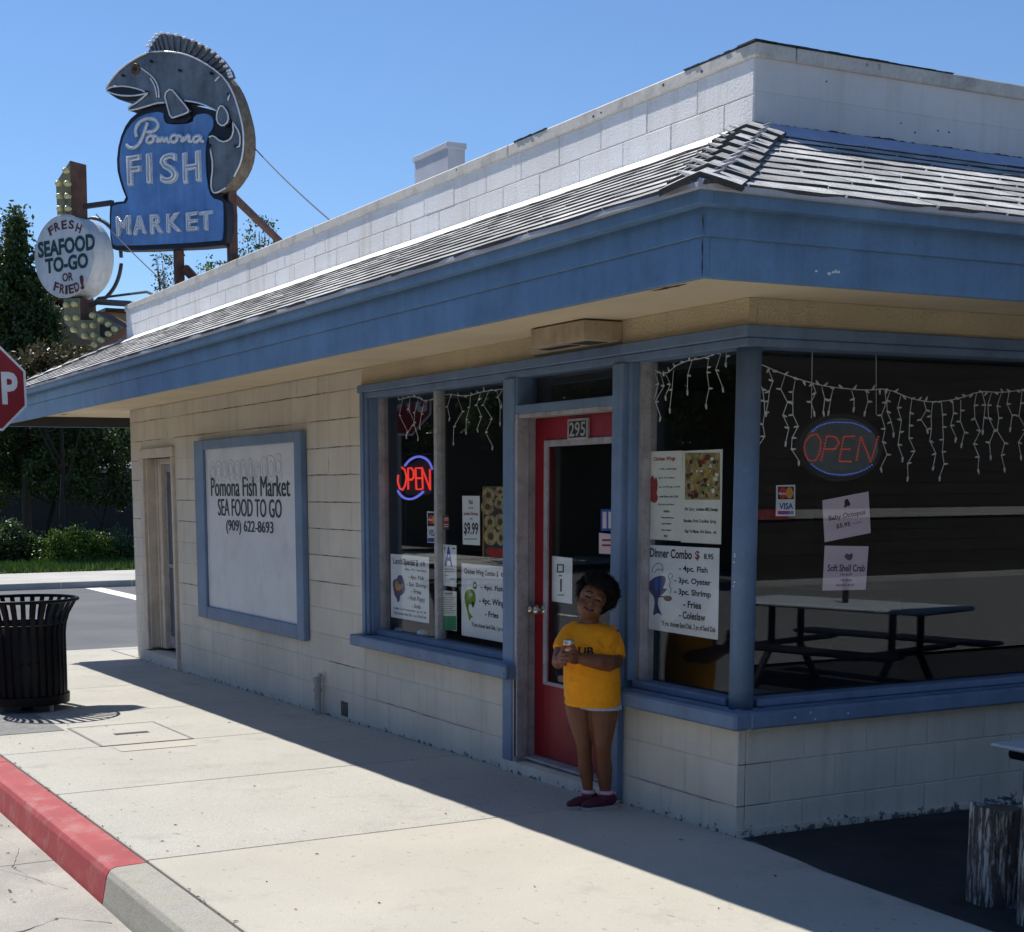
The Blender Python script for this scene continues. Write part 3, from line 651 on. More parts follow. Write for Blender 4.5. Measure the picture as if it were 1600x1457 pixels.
# red door with its grey jamb, transom and worn step
dj = MB().box(-2.054, -2.02, -.028, .05, .06, 2.085).box(-2.074, -2.03, -.028, .14, .03, .62).box(-2.054, -2.035, .05, .14, .06, 2.085).box(-2.035, -1.05, -.02, .14, 2.062, 2.086).build('door_frame', 'grey_jamb', shop, bevel=.003)
MB().box(-2.055, -1.045, -.026, .14, 2.0865, 2.135).build('transom_rail', 'blue_frame', dj, bevel=.004)
MB().box(-2.055, -2.035, -.02, .1, 2.135, 2.295).build('transom_stile', 'blue_frame', dj)
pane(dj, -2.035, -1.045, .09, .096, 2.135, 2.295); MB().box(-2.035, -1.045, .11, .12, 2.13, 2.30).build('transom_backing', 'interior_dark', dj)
MB().add([(-2.19,-.045,gz(-2.19)-.02),(-.96,-.045,gz(-.96)-.02),(-.96,.2,-.03),(-2.19,.2,-.05),(-2.19,-.045,.03),(-.96,-.045,.045),(-.96,.2,.052),(-2.19,.2,.045)], [(3,2,1,0),(4,5,6,7),(0,1,5,4),(1,2,6,5),(2,3,7,6),(3,0,4,7)]).build('doorstep', 'block_paint', dj)
MB().box(-2.03, -1.05, .02, .16, .053, .068).build('threshold', 'grey_jamb', dj, bevel=.003)
dr = MB().box(-2.033, -1.90, .10, .145, .07, 2.06).box(-1.2, -1.048, .10, .145, .07, 2.06).box(-1.90, -1.2, .10, .145, 1.915, 2.06).box(-1.90, -1.2, .10, .145, .07, .525).build('red_door', 'red_door', shop, bevel=.003)
MB().box(-1.915, -1.875, .088, .10, .51, 1.93).box(-1.875, -1.2, .088, .10, 1.895, 1.93).box(-1.875, -1.2, .088, .10, .51, .53).build('glazing_bead', 'grey_jamb', dr)
pane(dr, -1.90, -1.2, .115, .121, .52, 1.92)
np_ = MB().box(-1.66, -1.455, .086, .0995, 1.925, 2.04).build('number_plate', 'plumb', dr)
t = MB(); t.box(-1.645, -1.47, .0845, .0865, 1.937, 2.028).build('number_ground', 'ink', np_)
t = MB(); fit_text(t, '295', (0,.0838,0), Vector((1,0,0)), Vector((0,0,1)), Vector((0,-1,0)), -1.64, -1.475, 1.943, 2.022, bold=.015); t.build('number', 'plumb', np_)
for x in (-1.995, -1.925):
    k = MB().tube([(x,.099,.95),(x,.085,.95)], .028, 16).tube([(x,.085,.95),(x,.055,.95)], .012, 10).ell((x,.045,.95), (.026,.018,.026), 12, 8).build('door_knob', 'brass', dr, smooth=True)
t = MB()
for z, s in ((.36, .02), (.33, .014), (.29, .018), (.27, .02)): t.box(-1.66, -1.66+s*7, .098, .0999, z, z+.006)
t.build('scuffed_mark', 'clip_brown', dr)
# corner window, front light and side light
w = MB().box(-.95, -.915, .0, .16, .65, 2.295).build('corner_window', 'blue_frame', shop, bevel=.003)
MB().box(-.915, -.885, .05, .14, .65, 2.295).build('stop', 'grey_jamb', w)
MB().box(-.965, .095, -.095, -.002, .53, .612).box(-.95, -.0, -.002, .15, .53, .613).box(.001, .095, -.002, 3.55, .53, .612).box(-.15, .001, .151, 3.5, .53, .6125).build('sill', 'blue_frame', w, bevel=.012)
MB().box(-.915, -.13, .02, .13, .6135, .652).box(-.13, -.02, .13, 3.5, .6135, .652).build('bottom_rail', 'blue_frame', w, bevel=.006)
pane(w, -.89, -.10, .098, .104, .652, 2.295); pane(w, -.104, -.098, .106, 3.5, .652, 2.295)
# back door at the far left with cream trim and a grey screen
w = MB().box(-9.90, -9.765, -.03, .02, -.02, 1.99).box(-8.80, -8.745, -.03, .02, -.1, 1.99).box(-9.90, -8.745, -.03, .02, 1.991, 2.09).box(-9.765, -9.74, .0, .2, .0, 1.99).build('back_door', 'cream_trim', shop, bevel=.006)
MB().box(-9.74, -9.56, .10, .2, .0, 1.99).box(-9.56, -8.80, .10, .2, 1.93, 1.99).box(-9.7, -9.67, .085, .1, .0, 1.99).build('inner_frame', 'cream_trim', w, bevel=.004)
MB().box(-9.56, -9.50, .14, .17, .02, 1.93).box(-8.87, -8.80, .14, .17, .02, 1.93).box(-9.5, -8.87, .14, .17, 1.85, 1.93).box(-9.5, -8.87, .14, .17, .02, .14).box(-9.5, -8.87, .14, .17, .86, .90).build('screen_frame', 'grey_jamb', w, bevel=.003)
MB().box(-9.5, -8.87, .155, .165, .14, 1.85).build('screen', 'screen_grey', w)
MB().box(-9.9, -8.74, -.035, .2, -.3, -.03).build('doorstep', 'block_paint', w)
# interior, dim
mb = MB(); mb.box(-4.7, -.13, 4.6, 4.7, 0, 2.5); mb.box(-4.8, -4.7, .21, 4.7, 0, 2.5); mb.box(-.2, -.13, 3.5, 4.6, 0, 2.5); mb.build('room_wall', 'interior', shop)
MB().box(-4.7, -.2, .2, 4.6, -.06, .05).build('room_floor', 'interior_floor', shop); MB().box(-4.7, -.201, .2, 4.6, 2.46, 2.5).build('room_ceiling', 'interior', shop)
# roof vent box
v = on(700, 250, 1, 1.5)
rv = MB().box(v.x-.62, v.x, 1.5, 1.66, 3.02, 4.46).build('roof_vent', 'roof_metal', shop); MB().box(v.x-.635, v.x+.012, 1.488, 1.672, 4.46, 4.51).build('cap', 'roof_metal', rv, bevel=.004)
# box shade on the wall over the door
fx = thing('wall_box', 'tan boxed shade fixed under the soffit above the red door', 'light fixture', (-1.4, -.12, 2.4))
put(MB().add([(-1.90,-.0,2.405),(-1.52,-.24,2.405),(-1.0,-.24,2.405),(-1.0,-.0,2.405),(-1.90,-.0,2.505),(-1.52,-.24,2.505),(-1.0,-.24,2.505),(-1.0,-.0,2.505)], [(3,2,1,0),(4,5,6,7),(0,1,5,4),(1,2,6,5),(2,3,7,6),(3,0,4,7)]).build('shade', 'fixture_tan', bevel=.004), fx)
put(MB().box(-1.55, -1.25, -.17, -.1, 2.402, 2.4045).box(-1.2, -1.05, -.19, -.06, 2.402, 2.4045).build('underside_slot', 'tar'), fx)
# stub pipe and grating at the foot of the wall
pp = thing('stand_pipe', 'short white capped pipe standing against the wall foot', 'pipe', (-5.05, -.05, gz(-5)))
put(MB().tube([(-5.05,-.05,gz(-5)),(-5.05,-.05,.17)], .026, 12).tube([(-5.05,-.05,.10),(-5.05,-.05,.12)], .034, 12).tube([(-5.05,-.05,.17),(-5.05,-.05,.21)], .034, 8).build('pipe', 'plumb', smooth=False), pp)
put(MB().tube([(-5.05,-.05,.19),(-5.0,-.05,.235),(-4.975,-.05,.23)], .016, 8).build('lever', 'plumb'), pp)
MB().box(-4.70, -4.58, -.006, .0, gz(-4.6)+.03, gz(-4.6)+.14).build('wall_grating', 'steel_dark', label='small dark grating low in the wall beside the pipe', cat='grating')

# age on the paintwork: a split mitre at the fascia corner, chips on fascia, post and sills
random.seed(31)
crack((OF+.004, -OF-.002, ZFB), (OF+.004, -OF-.002, 2.53), .004, shop, (.7,-.7,0)); crack((OF+.016, -OF-.014, 2.54), (OF+.016, -OF-.014, 2.63), .003, shop, (.7,-.7,0))
def chips(pts, n, r, ax, m, sc):
    for k in range(n):
        c = Vector(random.choice(pts)); a, b = (Vector((1,0,0)) if ax == 1 else Vector((0,1,0))), Vector((0,0,1)); c = c+a*random.uniform(-1, 1)*sc[0]+b*random.uniform(-1, 1)*sc[1]
        q = [c+(a*math.cos(t)*random.uniform(.5, 1.3)+b*math.sin(t)*random.uniform(.3, .9))*r for t in np.linspace(0, 6.28, 8)[:-1]]
        o_ = Vector((0,-1,0)) if ax == 1 else Vector((1,0,0)); MB().prism(q, o_, .0006).build('paint_chip', m, shop)
chips([(OF+.0005, -.55, 2.45)], 5, .009, 0, 'flash_white', (.07, .012)); chips([(-.06, .0022, 1.35), (-.06, .0022, 1.25)], 5, .006, 1, 'flash_white', (.004, .06))
chips([(-3.2, -.1005, .57), (-2.4, -.1005, .56)], 5, .008, 1, 'sign_black', (.5, .02)); chips([(.0955, .4, .57)], 4, .007, 0, 'flash_white', (.3, .02))
chips([(-1.0, -.0112, 3.58), (-2.9, -.0112, 3.58)], 5, .010, 1, 'tar', (.8, .012)); chips([(.0245, .75, 3.585)], 4, .012, 0, 'plumb', (.12, .01)); chips([(.0045, .3, 3.45), (.0045, 1.0, 3.35), (.0045, 1.2, 3.40)], 5, .006, 0, 'sign_black', (.15, .06))

# ================================================================ SIGNS
UX, UZ, NF = Vector((1,0,0)), Vector((0,0,1)), Vector((0,-1,0))
# framed board on the front wall
sb = thing('sign_board', 'white sign board in a blue frame with black lettering on the front wall', 'sign board', (-6.7, -.03, .47))
FY = -.055
X0, X1, Z0, Z1 = on(306, 830, 1, FY).x, on(472, 830, 1, FY).x, .47, 2.115; xi0, xi1 = on(320, 830, 1, FY).x, on(461, 830, 1, FY).x
put(MB().box(X0+.03, X1-.03, -.03, -.008, Z0+.03, Z1-.03).build('board', 'board_white'), sb)
for a in ((X0, xi0), (xi1, X1)): put(MB().box(a[0], a[1], FY, -.004, Z0, Z1).build('frame_rail', 'blue_frame', bevel=.006), sb)
for z0, z1 in ((Z0, Z0+.115), (Z1-.085, Z1)): put(MB().box(xi0+.001, xi1-.001, FY+.001, -.004, z0, z1).build('frame_rail', 'blue_frame', bevel=.006), sb)
def wallbox(x0, y0, x1, y1, yp=-.03):
    """pixel box on the front wall -> x0, x1, z0, z1"""
    a, b = on(x0, (y0+y1)/2, 1, yp), on(x1, (y0+y1)/2, 1, yp); c, d = on((x0+x1)/2, y1, 1, yp), on((x0+x1)/2, y0, 1, yp)
    return a.x, b.x, c.z, d.z
t = MB()
for s, bx in (('Pomona Fish Market', (330, 745, 453, 776)), ('SEA FOOD TO GO', (341, 780, 440, 808)), ('(909) 622-8693', (354, 814, 427, 837))):
    for dx in (-.007, 0, .007): fit_text(t, s, (dx,-.0318-.0002*(dx > 0)+.0002*(dx < 0),0), UX, UZ, NF, *wallbox(*bx))
put(t.build('lettering', 'ink'), sb)
# graffiti scribble ghosted under the paint
gh = MB(); random.seed(3)
for i in range(11):
    x = -7.5+i*.165; w_ = random.uniform(.07, .11); h_ = random.uniform(.09, .13); zc = 1.83+random.uniform(-.02, .02)
    for f in (1, .55):
        l = [(x+w_*f*math.cos(t)*random.uniform(.7, 1.3), zc+h_*f*math.sin(t)*random.uniform(.8, 1.15)) for t in np.linspace(0, 6.28, 9)[:-1]]
        gh.tube([(u, -.0300, v) for u, v in chaikin(l, 2)], .0030, 4, closed=True)
put(gh.build('scribble', 'board_ghost'), sb)['kind'] = 'stuff'
put(MB().add(*wavy((-7.86,-.0306,1.64), (-5.6,-.0306,1.60), (0,0,1), -.14, .36, .05, 40)).build('overpaint', 'board_ghost'), sb) if False else None

# --- rooftop signs share one plane, turned towards the street corner
SA = R(-58); SN = Vector((math.cos(SA), math.sin(SA), 0)); ST = Vector((-SN.y, SN.x, 0))
SO = on(198, 515, 1, .1); SO = Vector((SO.x, SO.y, 0))
def sp(px, py, d=0):
    v = ray(px, py); o = SO+SN*d; p = CAM+v*((o-CAM).dot(SN)/v.dot(SN)); q = p-SO
    return q.dot(ST), p.z
def sp3(px, py, d=0):
    s, z = sp(px, py, d); return SO+ST*s+UZ*z+SN*d
def z1(l, d=0): return [sp3(x/3.4696, y/3.4696, d) for x, y in l]            # outlines measured on two enlargements
def z3(l, d=0): return [sp3(x/6.07, 320+y/6.07, d) for x, y in l]
def sbox(x0, y0, x1, y1):
    xm, ym = (x0+x1)/2, (y0+y1)/2
    return sp(x0, ym)[0], sp(x1, ym)[0], sp(xm, y1)[1], sp(xm, y0)[1]
TH = .17                                                                    # thickness of the sign cans
base = sp3(281, 445); base.z = 3.02
fs = thing('fish_neon_sign', 'blue neon sign with a grey fish arching over the top, standing on the roof', 'neon sign', base)
outer = [(592,1118),(612,1098),(690,1090),(657,1010),(630,900),(645,765),(690,660),(760,600),(850,575),(1000,560),(1170,600),(1262,640),(1280,700),(1250,800),(1215,980),(1190,1068),(1212,1078),(1232,1105),(1232,1310),(1205,1338),(640,1362),(600,1345)]
outer = chaikin(outer, 1)
put(MB().prism(z1(outer), -SN, TH).build('cabinet', 'sign_black'), fs)
blue = [(607,1130),(625,1112),(708,1102),(674,1010),(648,900),(662,770),(705,682),(770,625),(888,603),(890,655),(915,680),(1050,672),(1055,628),(1120,615),(1160,640),(1160,690),(1125,745),(1114,850),(1126,1000),(1148,1075),(1205,1090),(1213,1110),(1213,1290),(1195,1310),(640,1338),(608,1320)]
put(MB().prism(z1(chaikin(blue, 1)), SN, .012).build('face_panel', 'sign_blue'), fs)
fishp = [(572,468),(600,430),(660,365),(740,312),(805,284),(900,278),(1000,292),(1080,325),(1160,375),(1222,428),(1268,510),(1300,615),(1320,705),(1322,800),(1308,885),(1270,960),(1220,1022),(1180,1047),(1150,1050),(1140,1000),(1155,900),(1140,810),(1130,745),(1150,735),(1200,772),(1245,762),(1266,720),(1262,670),(1240,610),(1215,578),(1170,603),(1090,562),(1000,550),(890,558),(800,570),(740,592),(697,606),(692,585),(735,552),(690,552),(650,545),(600,515),(575,490)]
fsm = chaikin(fishp, 1)
fb = MB(); fb.prism(z1(fsm, .03), -SN, TH+.03)
# face of one material, edge of another
fb.m = [0 if i < 2 else 1 for i in range(len(fb.f))]
fish = put(fb.build('fish', ['fish_grey', 'fish_side']), fs)
fin_top = [(805,278),(835,225),(872,185),(960,192),(1060,225),(1145,270),(1205,325),(1250,385),(1262,420)]
fin_bot = [(805,284),(850,279),(900,278),(960,284),(1020,298),(1085,328),(1150,368),(1200,408),(1228,436)]
put(MB().prism(z1(fin_top, -.02)+z1(fin_bot[::-1], -.02), -SN, .05).build('dorsal_fin', 'fish_grey'), fs)
rb = MB(); tb = MB()
for i in range(19):
    f = i/18*(len(fin_top)-1.001); k = int(f); g = f-k
    a = [fin_top[k][j]*(1-g)+fin_top[k+1][j]*g for j in (0, 1)]; b = [fin_bot[k][j]*(1-g)+fin_bot[k+1][j]*g for j in (0, 1)]
    if i == 0: continue
    A, Bp = z1([a], -.01)[0], z1([b], -.01)[0]
    rb.tube([A+SN*.0, Bp], .017, 6)
    tb.tube([A+(A-Bp)*.04-ST*.03+SN*.03, A+SN*.04+ST*.02], .014, 6)
put(rb.build('fin_rays', 'fish_grey'), fs); put(tb.build('fin_tubes', 'neon_glass'), fs)
put(MB().prism(z1([(588,492),(620,474),(690,470),(755,487),(785,507),(735,548),(690,550),(645,540),(600,512)], .031), SN, .003).build('mouth', 'sign_black'), fs)
pect = [(890,512),(925,478),(960,520),(1025,598),(1015,612),(960,632),(925,642),(905,570)]
put(MB().prism(z1(pect, .05), -SN, .04).build('pectoral_fin', 'fish_grey'), fs)
put(MB().prism(z1([(905,600),(1030,595),(1040,640),(1010,668),(920,668),(900,640)], .0125), SN, .004).build('fin_back_plate', 'sign_black'), fs)  # plain black plate on the face behind the pectoral fin
pel = [(1175,605),(1200,565),(1235,612),(1238,660),(1205,687),(1175,662)]
put(MB().prism(z1(pel, .055), -SN, .04).build('pelvic_fin', 'fish_grey'), fs)
tubes = [[(820,282),(900,279),(1000,293),(1080,326),(1160,376),(1222,430),(1266,510),(1297,610),(1318,705),(1320,800),(1305,885),(1268,958)],
 [(576,488),(600,472),(680,467),(760,486),(800,506)], [(578,496),(640,518),(720,522),(795,508)], [(800,508),(740,560),(697,580),(696,602),(760,588),(850,559),(890,557)],
 [(765,370),(830,418),(858,468),(862,530)], [(815,425),(842,470),(850,528)], [(1000,546),(1090,560),(1170,600)], [(575,480),(600,432),(660,367),(740,314),(800,286)],
 [(1262,665),(1300,720),(1302,795),(1280,798)], [(1133,745),(1155,735),(1200,772),(1245,762),(1266,720),(1262,670)], [(1140,810),(1155,900),(1142,1000),(1152,1046),(1180,1045),(1222,1020)], [(1165,440),(1190,415)], [(1235,545),(1245,510)]]
mb = MB()
for l in tubes: mb.tube(z1(chaikin(l, 1, False), .045), .0085, 6)
for l in (pect, pel): mb.tube(z1(chaikin(l, 1), .062), .0085, 6, closed=True)
put(mb.build('neon_outline', 'neon_glass', smooth=True), fs)
mb = MB()
for x, y in ((825,335),(672,412),(1150,400),(1245,515),(800,500),(980,385),(1140,790),(1285,795)): p = z1([(x, y)], .03)[0]; mb.tube([p, p+SN*.03], .014, 8)
put(mb.build('tube_supports', 'sign_black'), fs)
e = z1([(735,376)], .03)[0]
put(MB().tube([e+SN*.008+(ST*math.cos(a)+UZ*math.sin(a))*.046 for a in np.linspace(0, 6.283, 21)[:-1]], .011, 8, closed=True).build('eye_ring', 'copper', smooth=True), fs)
put(MB().tube([e, e+SN*.010], .042, 18).build('eye', 'copper'), fs); put(MB().tube([e+SN*.010, e+SN*.016], .024, 14).build('pupil', 'sign_black'), fs)
put(MB().prism(z1([(1300,690),(1325,690),(1325,800),(1308,800)], .0), -SN, .02).build('edge_strip', 'copper'), fs) if False else None
# lettering: painted faces with glass tubing round them
for c, a in (('F',(698,842,775,1010)),('I',(803,832,832,1000)),('S',(876,830,975,1000)),('H',(1000,822,1098,995)),('M',(640,1172,717,1280)),('A',(730,1168,802,1275)),('R',(823,1160,893,1270)),('K',(912,1155,992,1262)),('E',(1018,1150,1082,1255)),('T',(1090,1145,1160,1252))):
    bx = sbox(*(v/3.4696 for v in a)); face = MB(); tub = MB()
    fit_text(face, c, SO+SN*.013, ST, UZ, SN, *bx, bold=.03, extrude=.02); fit_text(tub, c, SO+SN*.04, ST, UZ, SN, bx[0]+.008, bx[1]-.008, bx[2]+.008, bx[3]-.008, outline=.026)
    put(face.build('letter_face', 'letter_white'), fs); put(tub.build('letter_tube', 'neon_glass', smooth=True), fs)
scr = [[(742,742),(733,705),(755,660),(805,640),(848,650),(862,682),(840,712),(800,718),(782,708)], [(800,665),(785,715),(760,775),(735,800),(705,803),(688,788)],
 [(828,735),(802,742),(795,768),(815,777),(836,760),(828,735),(852,742)], [(852,776),(862,738),(864,776),(885,738),(888,775),(908,740),(910,772),(925,765)],
 [(955,732),(930,738),(925,765),(945,774),(965,755),(955,732),(985,742)], [(985,772),(995,735),(993,770),(1018,735),(1030,738),(1024,768),(1042,766)], [(1088,738),(1060,738),(1046,760),(1062,774),(1086,752),(1092,736),(1086,764),(1106,768)]]
mb = MB(); m2 = MB()
for l in scr: mb.tube(z1(chaikin(l, 2, False), .04), .010, 6); m2.tube(z1(chaikin(l, 2, False), .016), .022, 6)
put(mb.build('script_tubes', 'neon_glass', smooth=True), fs); put(m2.build('script_strokes', 'letter_white', smooth=True), fs)
# posts and braces down to the roof
def beam(parent, name, a, b, w, m='rust', w2=None):
    a, b = Vector(a), Vector(b); ax = (b-a).normalized(); u = ax.cross(UZ); u = (u if u.length > .05 else ax.cross(UX)).normalized(); v = ax.cross(u).normalized(); w2 = w2 or w
    return put(MB().obox(a-u*w/2-v*w2/2, u*w, v*w2, b-a).build(name, m), parent)
for px, py0 in ((279, 392), (361, 300)):
    a = sp3(px, py0, -.13); b = a.copy(); b.z = 3.02; beam(fs, 'post', b, a, .09)
for p, q, w in (((290,418),(322,452),.06), ((372,402),(345,425),.06)):
    beam(fs, 'gusset', sp3(*p, -.12), sp3(*q, -.12), w)
a = sp3(365, 308, -.12); b = on(445, 385, 1, a.y+1.4); beam(fs, 'brace', a, b, .06)
a = sp3(285, 420, -.12); beam(fs, 'brace', a, (a.x+.35, a.y+.9, 3.05), .06)
# --- round drum and bulb arrow
base = sp3(120, 545, -.1)
ds = thing('arrow_drum_sign', 'white round seafood sign on a bulb-studded arrow, beside the neon fish sign', 'sign', base)
TD = .25
def can(poly, name, d=.0, th=.25):
    mb = MB().prism(z3(poly, d), -SN, th); mb.m = [0 if i == 0 or i == 1 else 1 for i in range(len(mb.f))]; return put(mb.build(name, ['arrow_cream', 'rust']), ds)
top = [(x*6.07/3.4696, (y/3.4696-320)*6.07) for x, y in ((303,992),(380,872),(388,1172),(312,1192))]
can(top, 'arrow_shaft'); can([(603,890),(757,887),(765,1095),(880,1095),(878,1005),(1176,1166),(890,1385),(885,1278),(775,1275),(612,1120)], 'arrow_head')
cs, cz = sp(104, 401.5); rr_s = (sp(152, 401.5)[0]-sp(56, 401.5)[0])/2; rr_z = (sp(104, 342)[1]-sp(104, 462)[1])/2; rad = (rr_s+rr_z)/2
cen = SO+ST*cs+UZ*cz
def ring(r, d, k=48): return [cen+SN*d+(ST*math.cos(a)+UZ*math.sin(a))*r for a in np.linspace(0, 2*math.pi, k+1)[:-1]]
mb = MB(); prof = [(rad*.0+.001, .05), (rad*.97, .05), (rad, .03), (rad, -TD-.03), (rad*.97, -TD-.05), (.001, -TD-.05)]; rings = [ring(r, d) for r, d in prof]
vs = [p for g in rings for p in g]; mb.add(vs, [(i*48+j, i*48+(j+1) % 48, (i+1)*48+(j+1) % 48, (i+1)*48+j)[::-1] for i in range(5) for j in range(48)])
put(mb.build('drum', 'drum_white'), ds)
put(MB().tube(ring(rad*1.005, .035), .010, 6, closed=True).build('drum_rim', 'drum_white', smooth=True), ds)
put(MB().tube([p for i, p in enumerate(ring(rad*1.07, -TD-.12)) if not 12 < i < 36], .022, 8).build('support_hoop', 'steel_dark', smooth=True), ds)
LD = .0535
def let(mb, t, x0, y0, x1, y1, rot=0, bold=.03):
    xm, ym = (x0+x1)/2, (y0+y1)/2; f = lambda x, y: sp(x/6.07, 320+y/6.07, LD)
    fit_text(mb, t, SO+SN*LD, ST, UZ, SN, f(x0, ym)[0], f(x1, ym)[0], f(xm, y1)[1], f(xm, y0)[1], bold=bold, rot=rot)
gr = MB()
def mlet(c, *k):
    mb = MB(); let(mb, c, *k); put(mb.build('maroon_letter', 'sign_maroon'), ds)
for c, x, y, r in (('F',485,246,24),('R',540,208,14),('E',608,192,3),('S',676,190,-10),('H',745,224,-24)): mlet(c, x-26, y-42, x+26, y+42, R(r))
let(gr, 'SEAFOOD', 358, 312, 902, 470, R(1.5), .04); let(gr, 'TO-GO', 428, 482, 836, 630, R(1.5), .04)
mlet('OR', 590, 645, 692, 728, R(1))
for c, x, y, r in (('F',535,780,-20),('R',590,800,-12),('I',630,808,-3),('E',675,800,6),('D',727,780,16)): mlet(c, x-(12 if c == 'I' else 24), y-44, x+(12 if c == 'I' else 24), y+44, R(r))
mlet('!', 758, 668, 796, 806, R(6), .04)
put(gr.build('green_lettering', 'sign_green'), ds)
bl = [(370,930),(330,1000),(378,1000),(335,1068),(378,1068),(338,1135),(380,1135)]
bl = [(x/3.4696, y/3.4696) for x, y in bl]+[(x/6.07, 320+y/6.07) for x, y in ((652,957),(728,950),(660,1077),(745,1077),(720,1190),(825,1150),(905,1150),(825,1248),(915,1240),(900,1055),(978,1095),(1050,1140),(1110,1182),(1050,1228),(980,1285),(918,1330))]
for x, y in bl:
    p = sp3(x, y, .0); M = Matrix((ST, UZ, SN)).transposed()
    put(MB().ell(p+SN*.045, (.033,.033,.036), 10, 7, M).tube([p, p+SN*.03], .028, 8).build('bulb', 'bulb', smooth=True), ds)
put(MB().prism(z3([(948,1135),(1045,1135),(1045,1255),(948,1255)], .001), SN, .004).build('missing_panel', 'sign_black'), ds)
a, b = sp3(132, 323, -.12), sp3(176, 317, -.12); beam(ds, 'link_arm', a, b, .05, 'steel_dark')
pe = Vector((XL+.25, .1, 3.60))
put(MB().tube([sp3(140, 478, -.1), sp3(152, 472, -.1), pe], .032, 8).build('support_pipe', 'steel_dark'), ds)
q = sp3(146, 474, -.14); put(MB().tube([q, q+UZ*.05+ST*.08, pe+Vector((.1, .03, .12)), pe+Vector((.45, .04, .03))], .014, 6).build('conduit', 'steel_dark'), ds)
# guy wires
def wire(nm, a, b, lab, sag=.02, r=.006):
    a, b = Vector(a), Vector(b); MB().tube([a.lerp(b, f)-UZ*sag*4*f*(1-f) for f in np.linspace(0, 1, 9)], r, 5).build(nm, 'steel_dark', label=lab, cat='wire')
wire('guy_wire', sp3(398, 232, -.2), on(517, 346, 1, .12), 'thin guy wire from the neon fish down to the parapet')
wire('guy_wire', sp3(150, 335, -.2), on(262, 447, 1, .15), 'thin wire from the arrow sign down to the parapet end')

# ---------------------------------------------------------------- stop sign on the kerb side
sd = 8.9; P = on(-26, 606, 1, -1.93)
st = thing('stop_sign', 'red octagonal stop sign on a steel post at the left edge', 'stop sign', (P.x, P.y, gz(P.x)))
dirc = Vector((CAM.x-P.x, CAM.y-P.y, 0)).normalized(); a_ = math.atan2(dirc.y, dirc.x)+R(10); SD = Vector((math.cos(a_), math.sin(a_), 0)); SR = Vector((-SD.y, SD.x, 0))
dep = (P-CAM).dot(fwd); rad_ = 66/FPX*dep/math.cos(R(22.5))
def octo(r, d): return [P+SD*d+(SR*math.cos(R(22.5+45*i))+UZ*math.sin(R(22.5+45*i)))*r for i in range(8)]
put(MB().prism(octo(rad_, 0), -SD, .006).build('border', 'white_paint'), st); put(MB().prism(octo(rad_*.945, .0005), SD, .002).build('panel', 'stop_red'), st)
t = MB(); h = rad_*.36; ir = rad_*math.cos(R(22.5))
for c_, a, b in (('S', -.86, -.50), ('T', -.48, -.13), ('O', -.10, .26), ('P', .42, .80)): fit_text(t, c_, P+SD*.0035, SR, UZ, SD, ir*a, ir*b, -ir*.38, ir*.38, bold=.035)
put(t.build('lettering', 'white_paint'), st)
put(MB().box(P.x-.03, P.x+.03, P.y-.03, P.y+.03, gz(P.x)-.05, P.z+rad_).build('post', 'galv'), st)
for o in st.children:
    if o.name.startswith('post'): o.location -= SD*.04

# ---------------------------------------------------------------- litter bin
bp = on(43, 1108, 2, gz(-6.6)); bin_ = thing('litter_bin', 'black slatted steel litter bin with a flared rim on the pavement', 'litter bin', (bp.x, bp.y, gz(bp.x)))
NS = 32; prof = [(.325, .10), (.328, .35), (.330, .62), (.340, .70), (.365, .78), (.405, .85), (.432, .895)]
vs, f_ = [], []
for r, z in prof: vs += [(r, -.019, z), (r, .019, z), (r-.007, .019, z), (r-.007, -.019, z)]
for i in range(len(prof)-1):
    for j in range(4): f_.append((4*i+j, 4*i+(j+1) % 4, 4*i+4+(j+1) % 4, 4*i+4+j))
f_ += [(3,2,1,0), tuple(4*len(prof)-4+j for j in range(4))]
slm = MB().add(vs, f_).data('slat', 'can_black')
for i in range(NS):
    o = link('slat', slm, bin_); o.rotation_euler.z = 2*math.pi*i/NS
def hoop(r, z, w, nm, h=None):
    MB().tube([(r*math.cos(a), r*math.sin(a), z) for a in np.linspace(0, 2*math.pi, 49)[:-1]], w, 8, closed=True).build(nm, 'can_black', bin_, smooth=True)
hoop(.436, .90, .014, 'rim'); hoop(.322, .70, .009, 'hoop'); hoop(.318, .40, .008, 'hoop')
MB().lathe([(.30, .06), (.342, .06), (.345, .13), (.335, .135)], 40).build('base_ring', 'can_black', bin_)
MB().lathe([(.05, .0), (.06, .06), (.30, .062), (.30, .07)], 24).build('base', 'can_black', bin_)
MB().lathe([(.27, .07), (.295, .10), (.305, .69), (.29, .70), (.285, .68), (.26, .1)], 40).build('liner', 'liner_black', bin_, smooth=True)
for i in range(4):
    a = i*math.pi/2+.5; MB().tube([(.29*math.cos(a), .29*math.sin(a), 0), (.29*math.cos(a), .29*math.sin(a), .07)], .02, 8).build('foot', 'plumb', bin_)

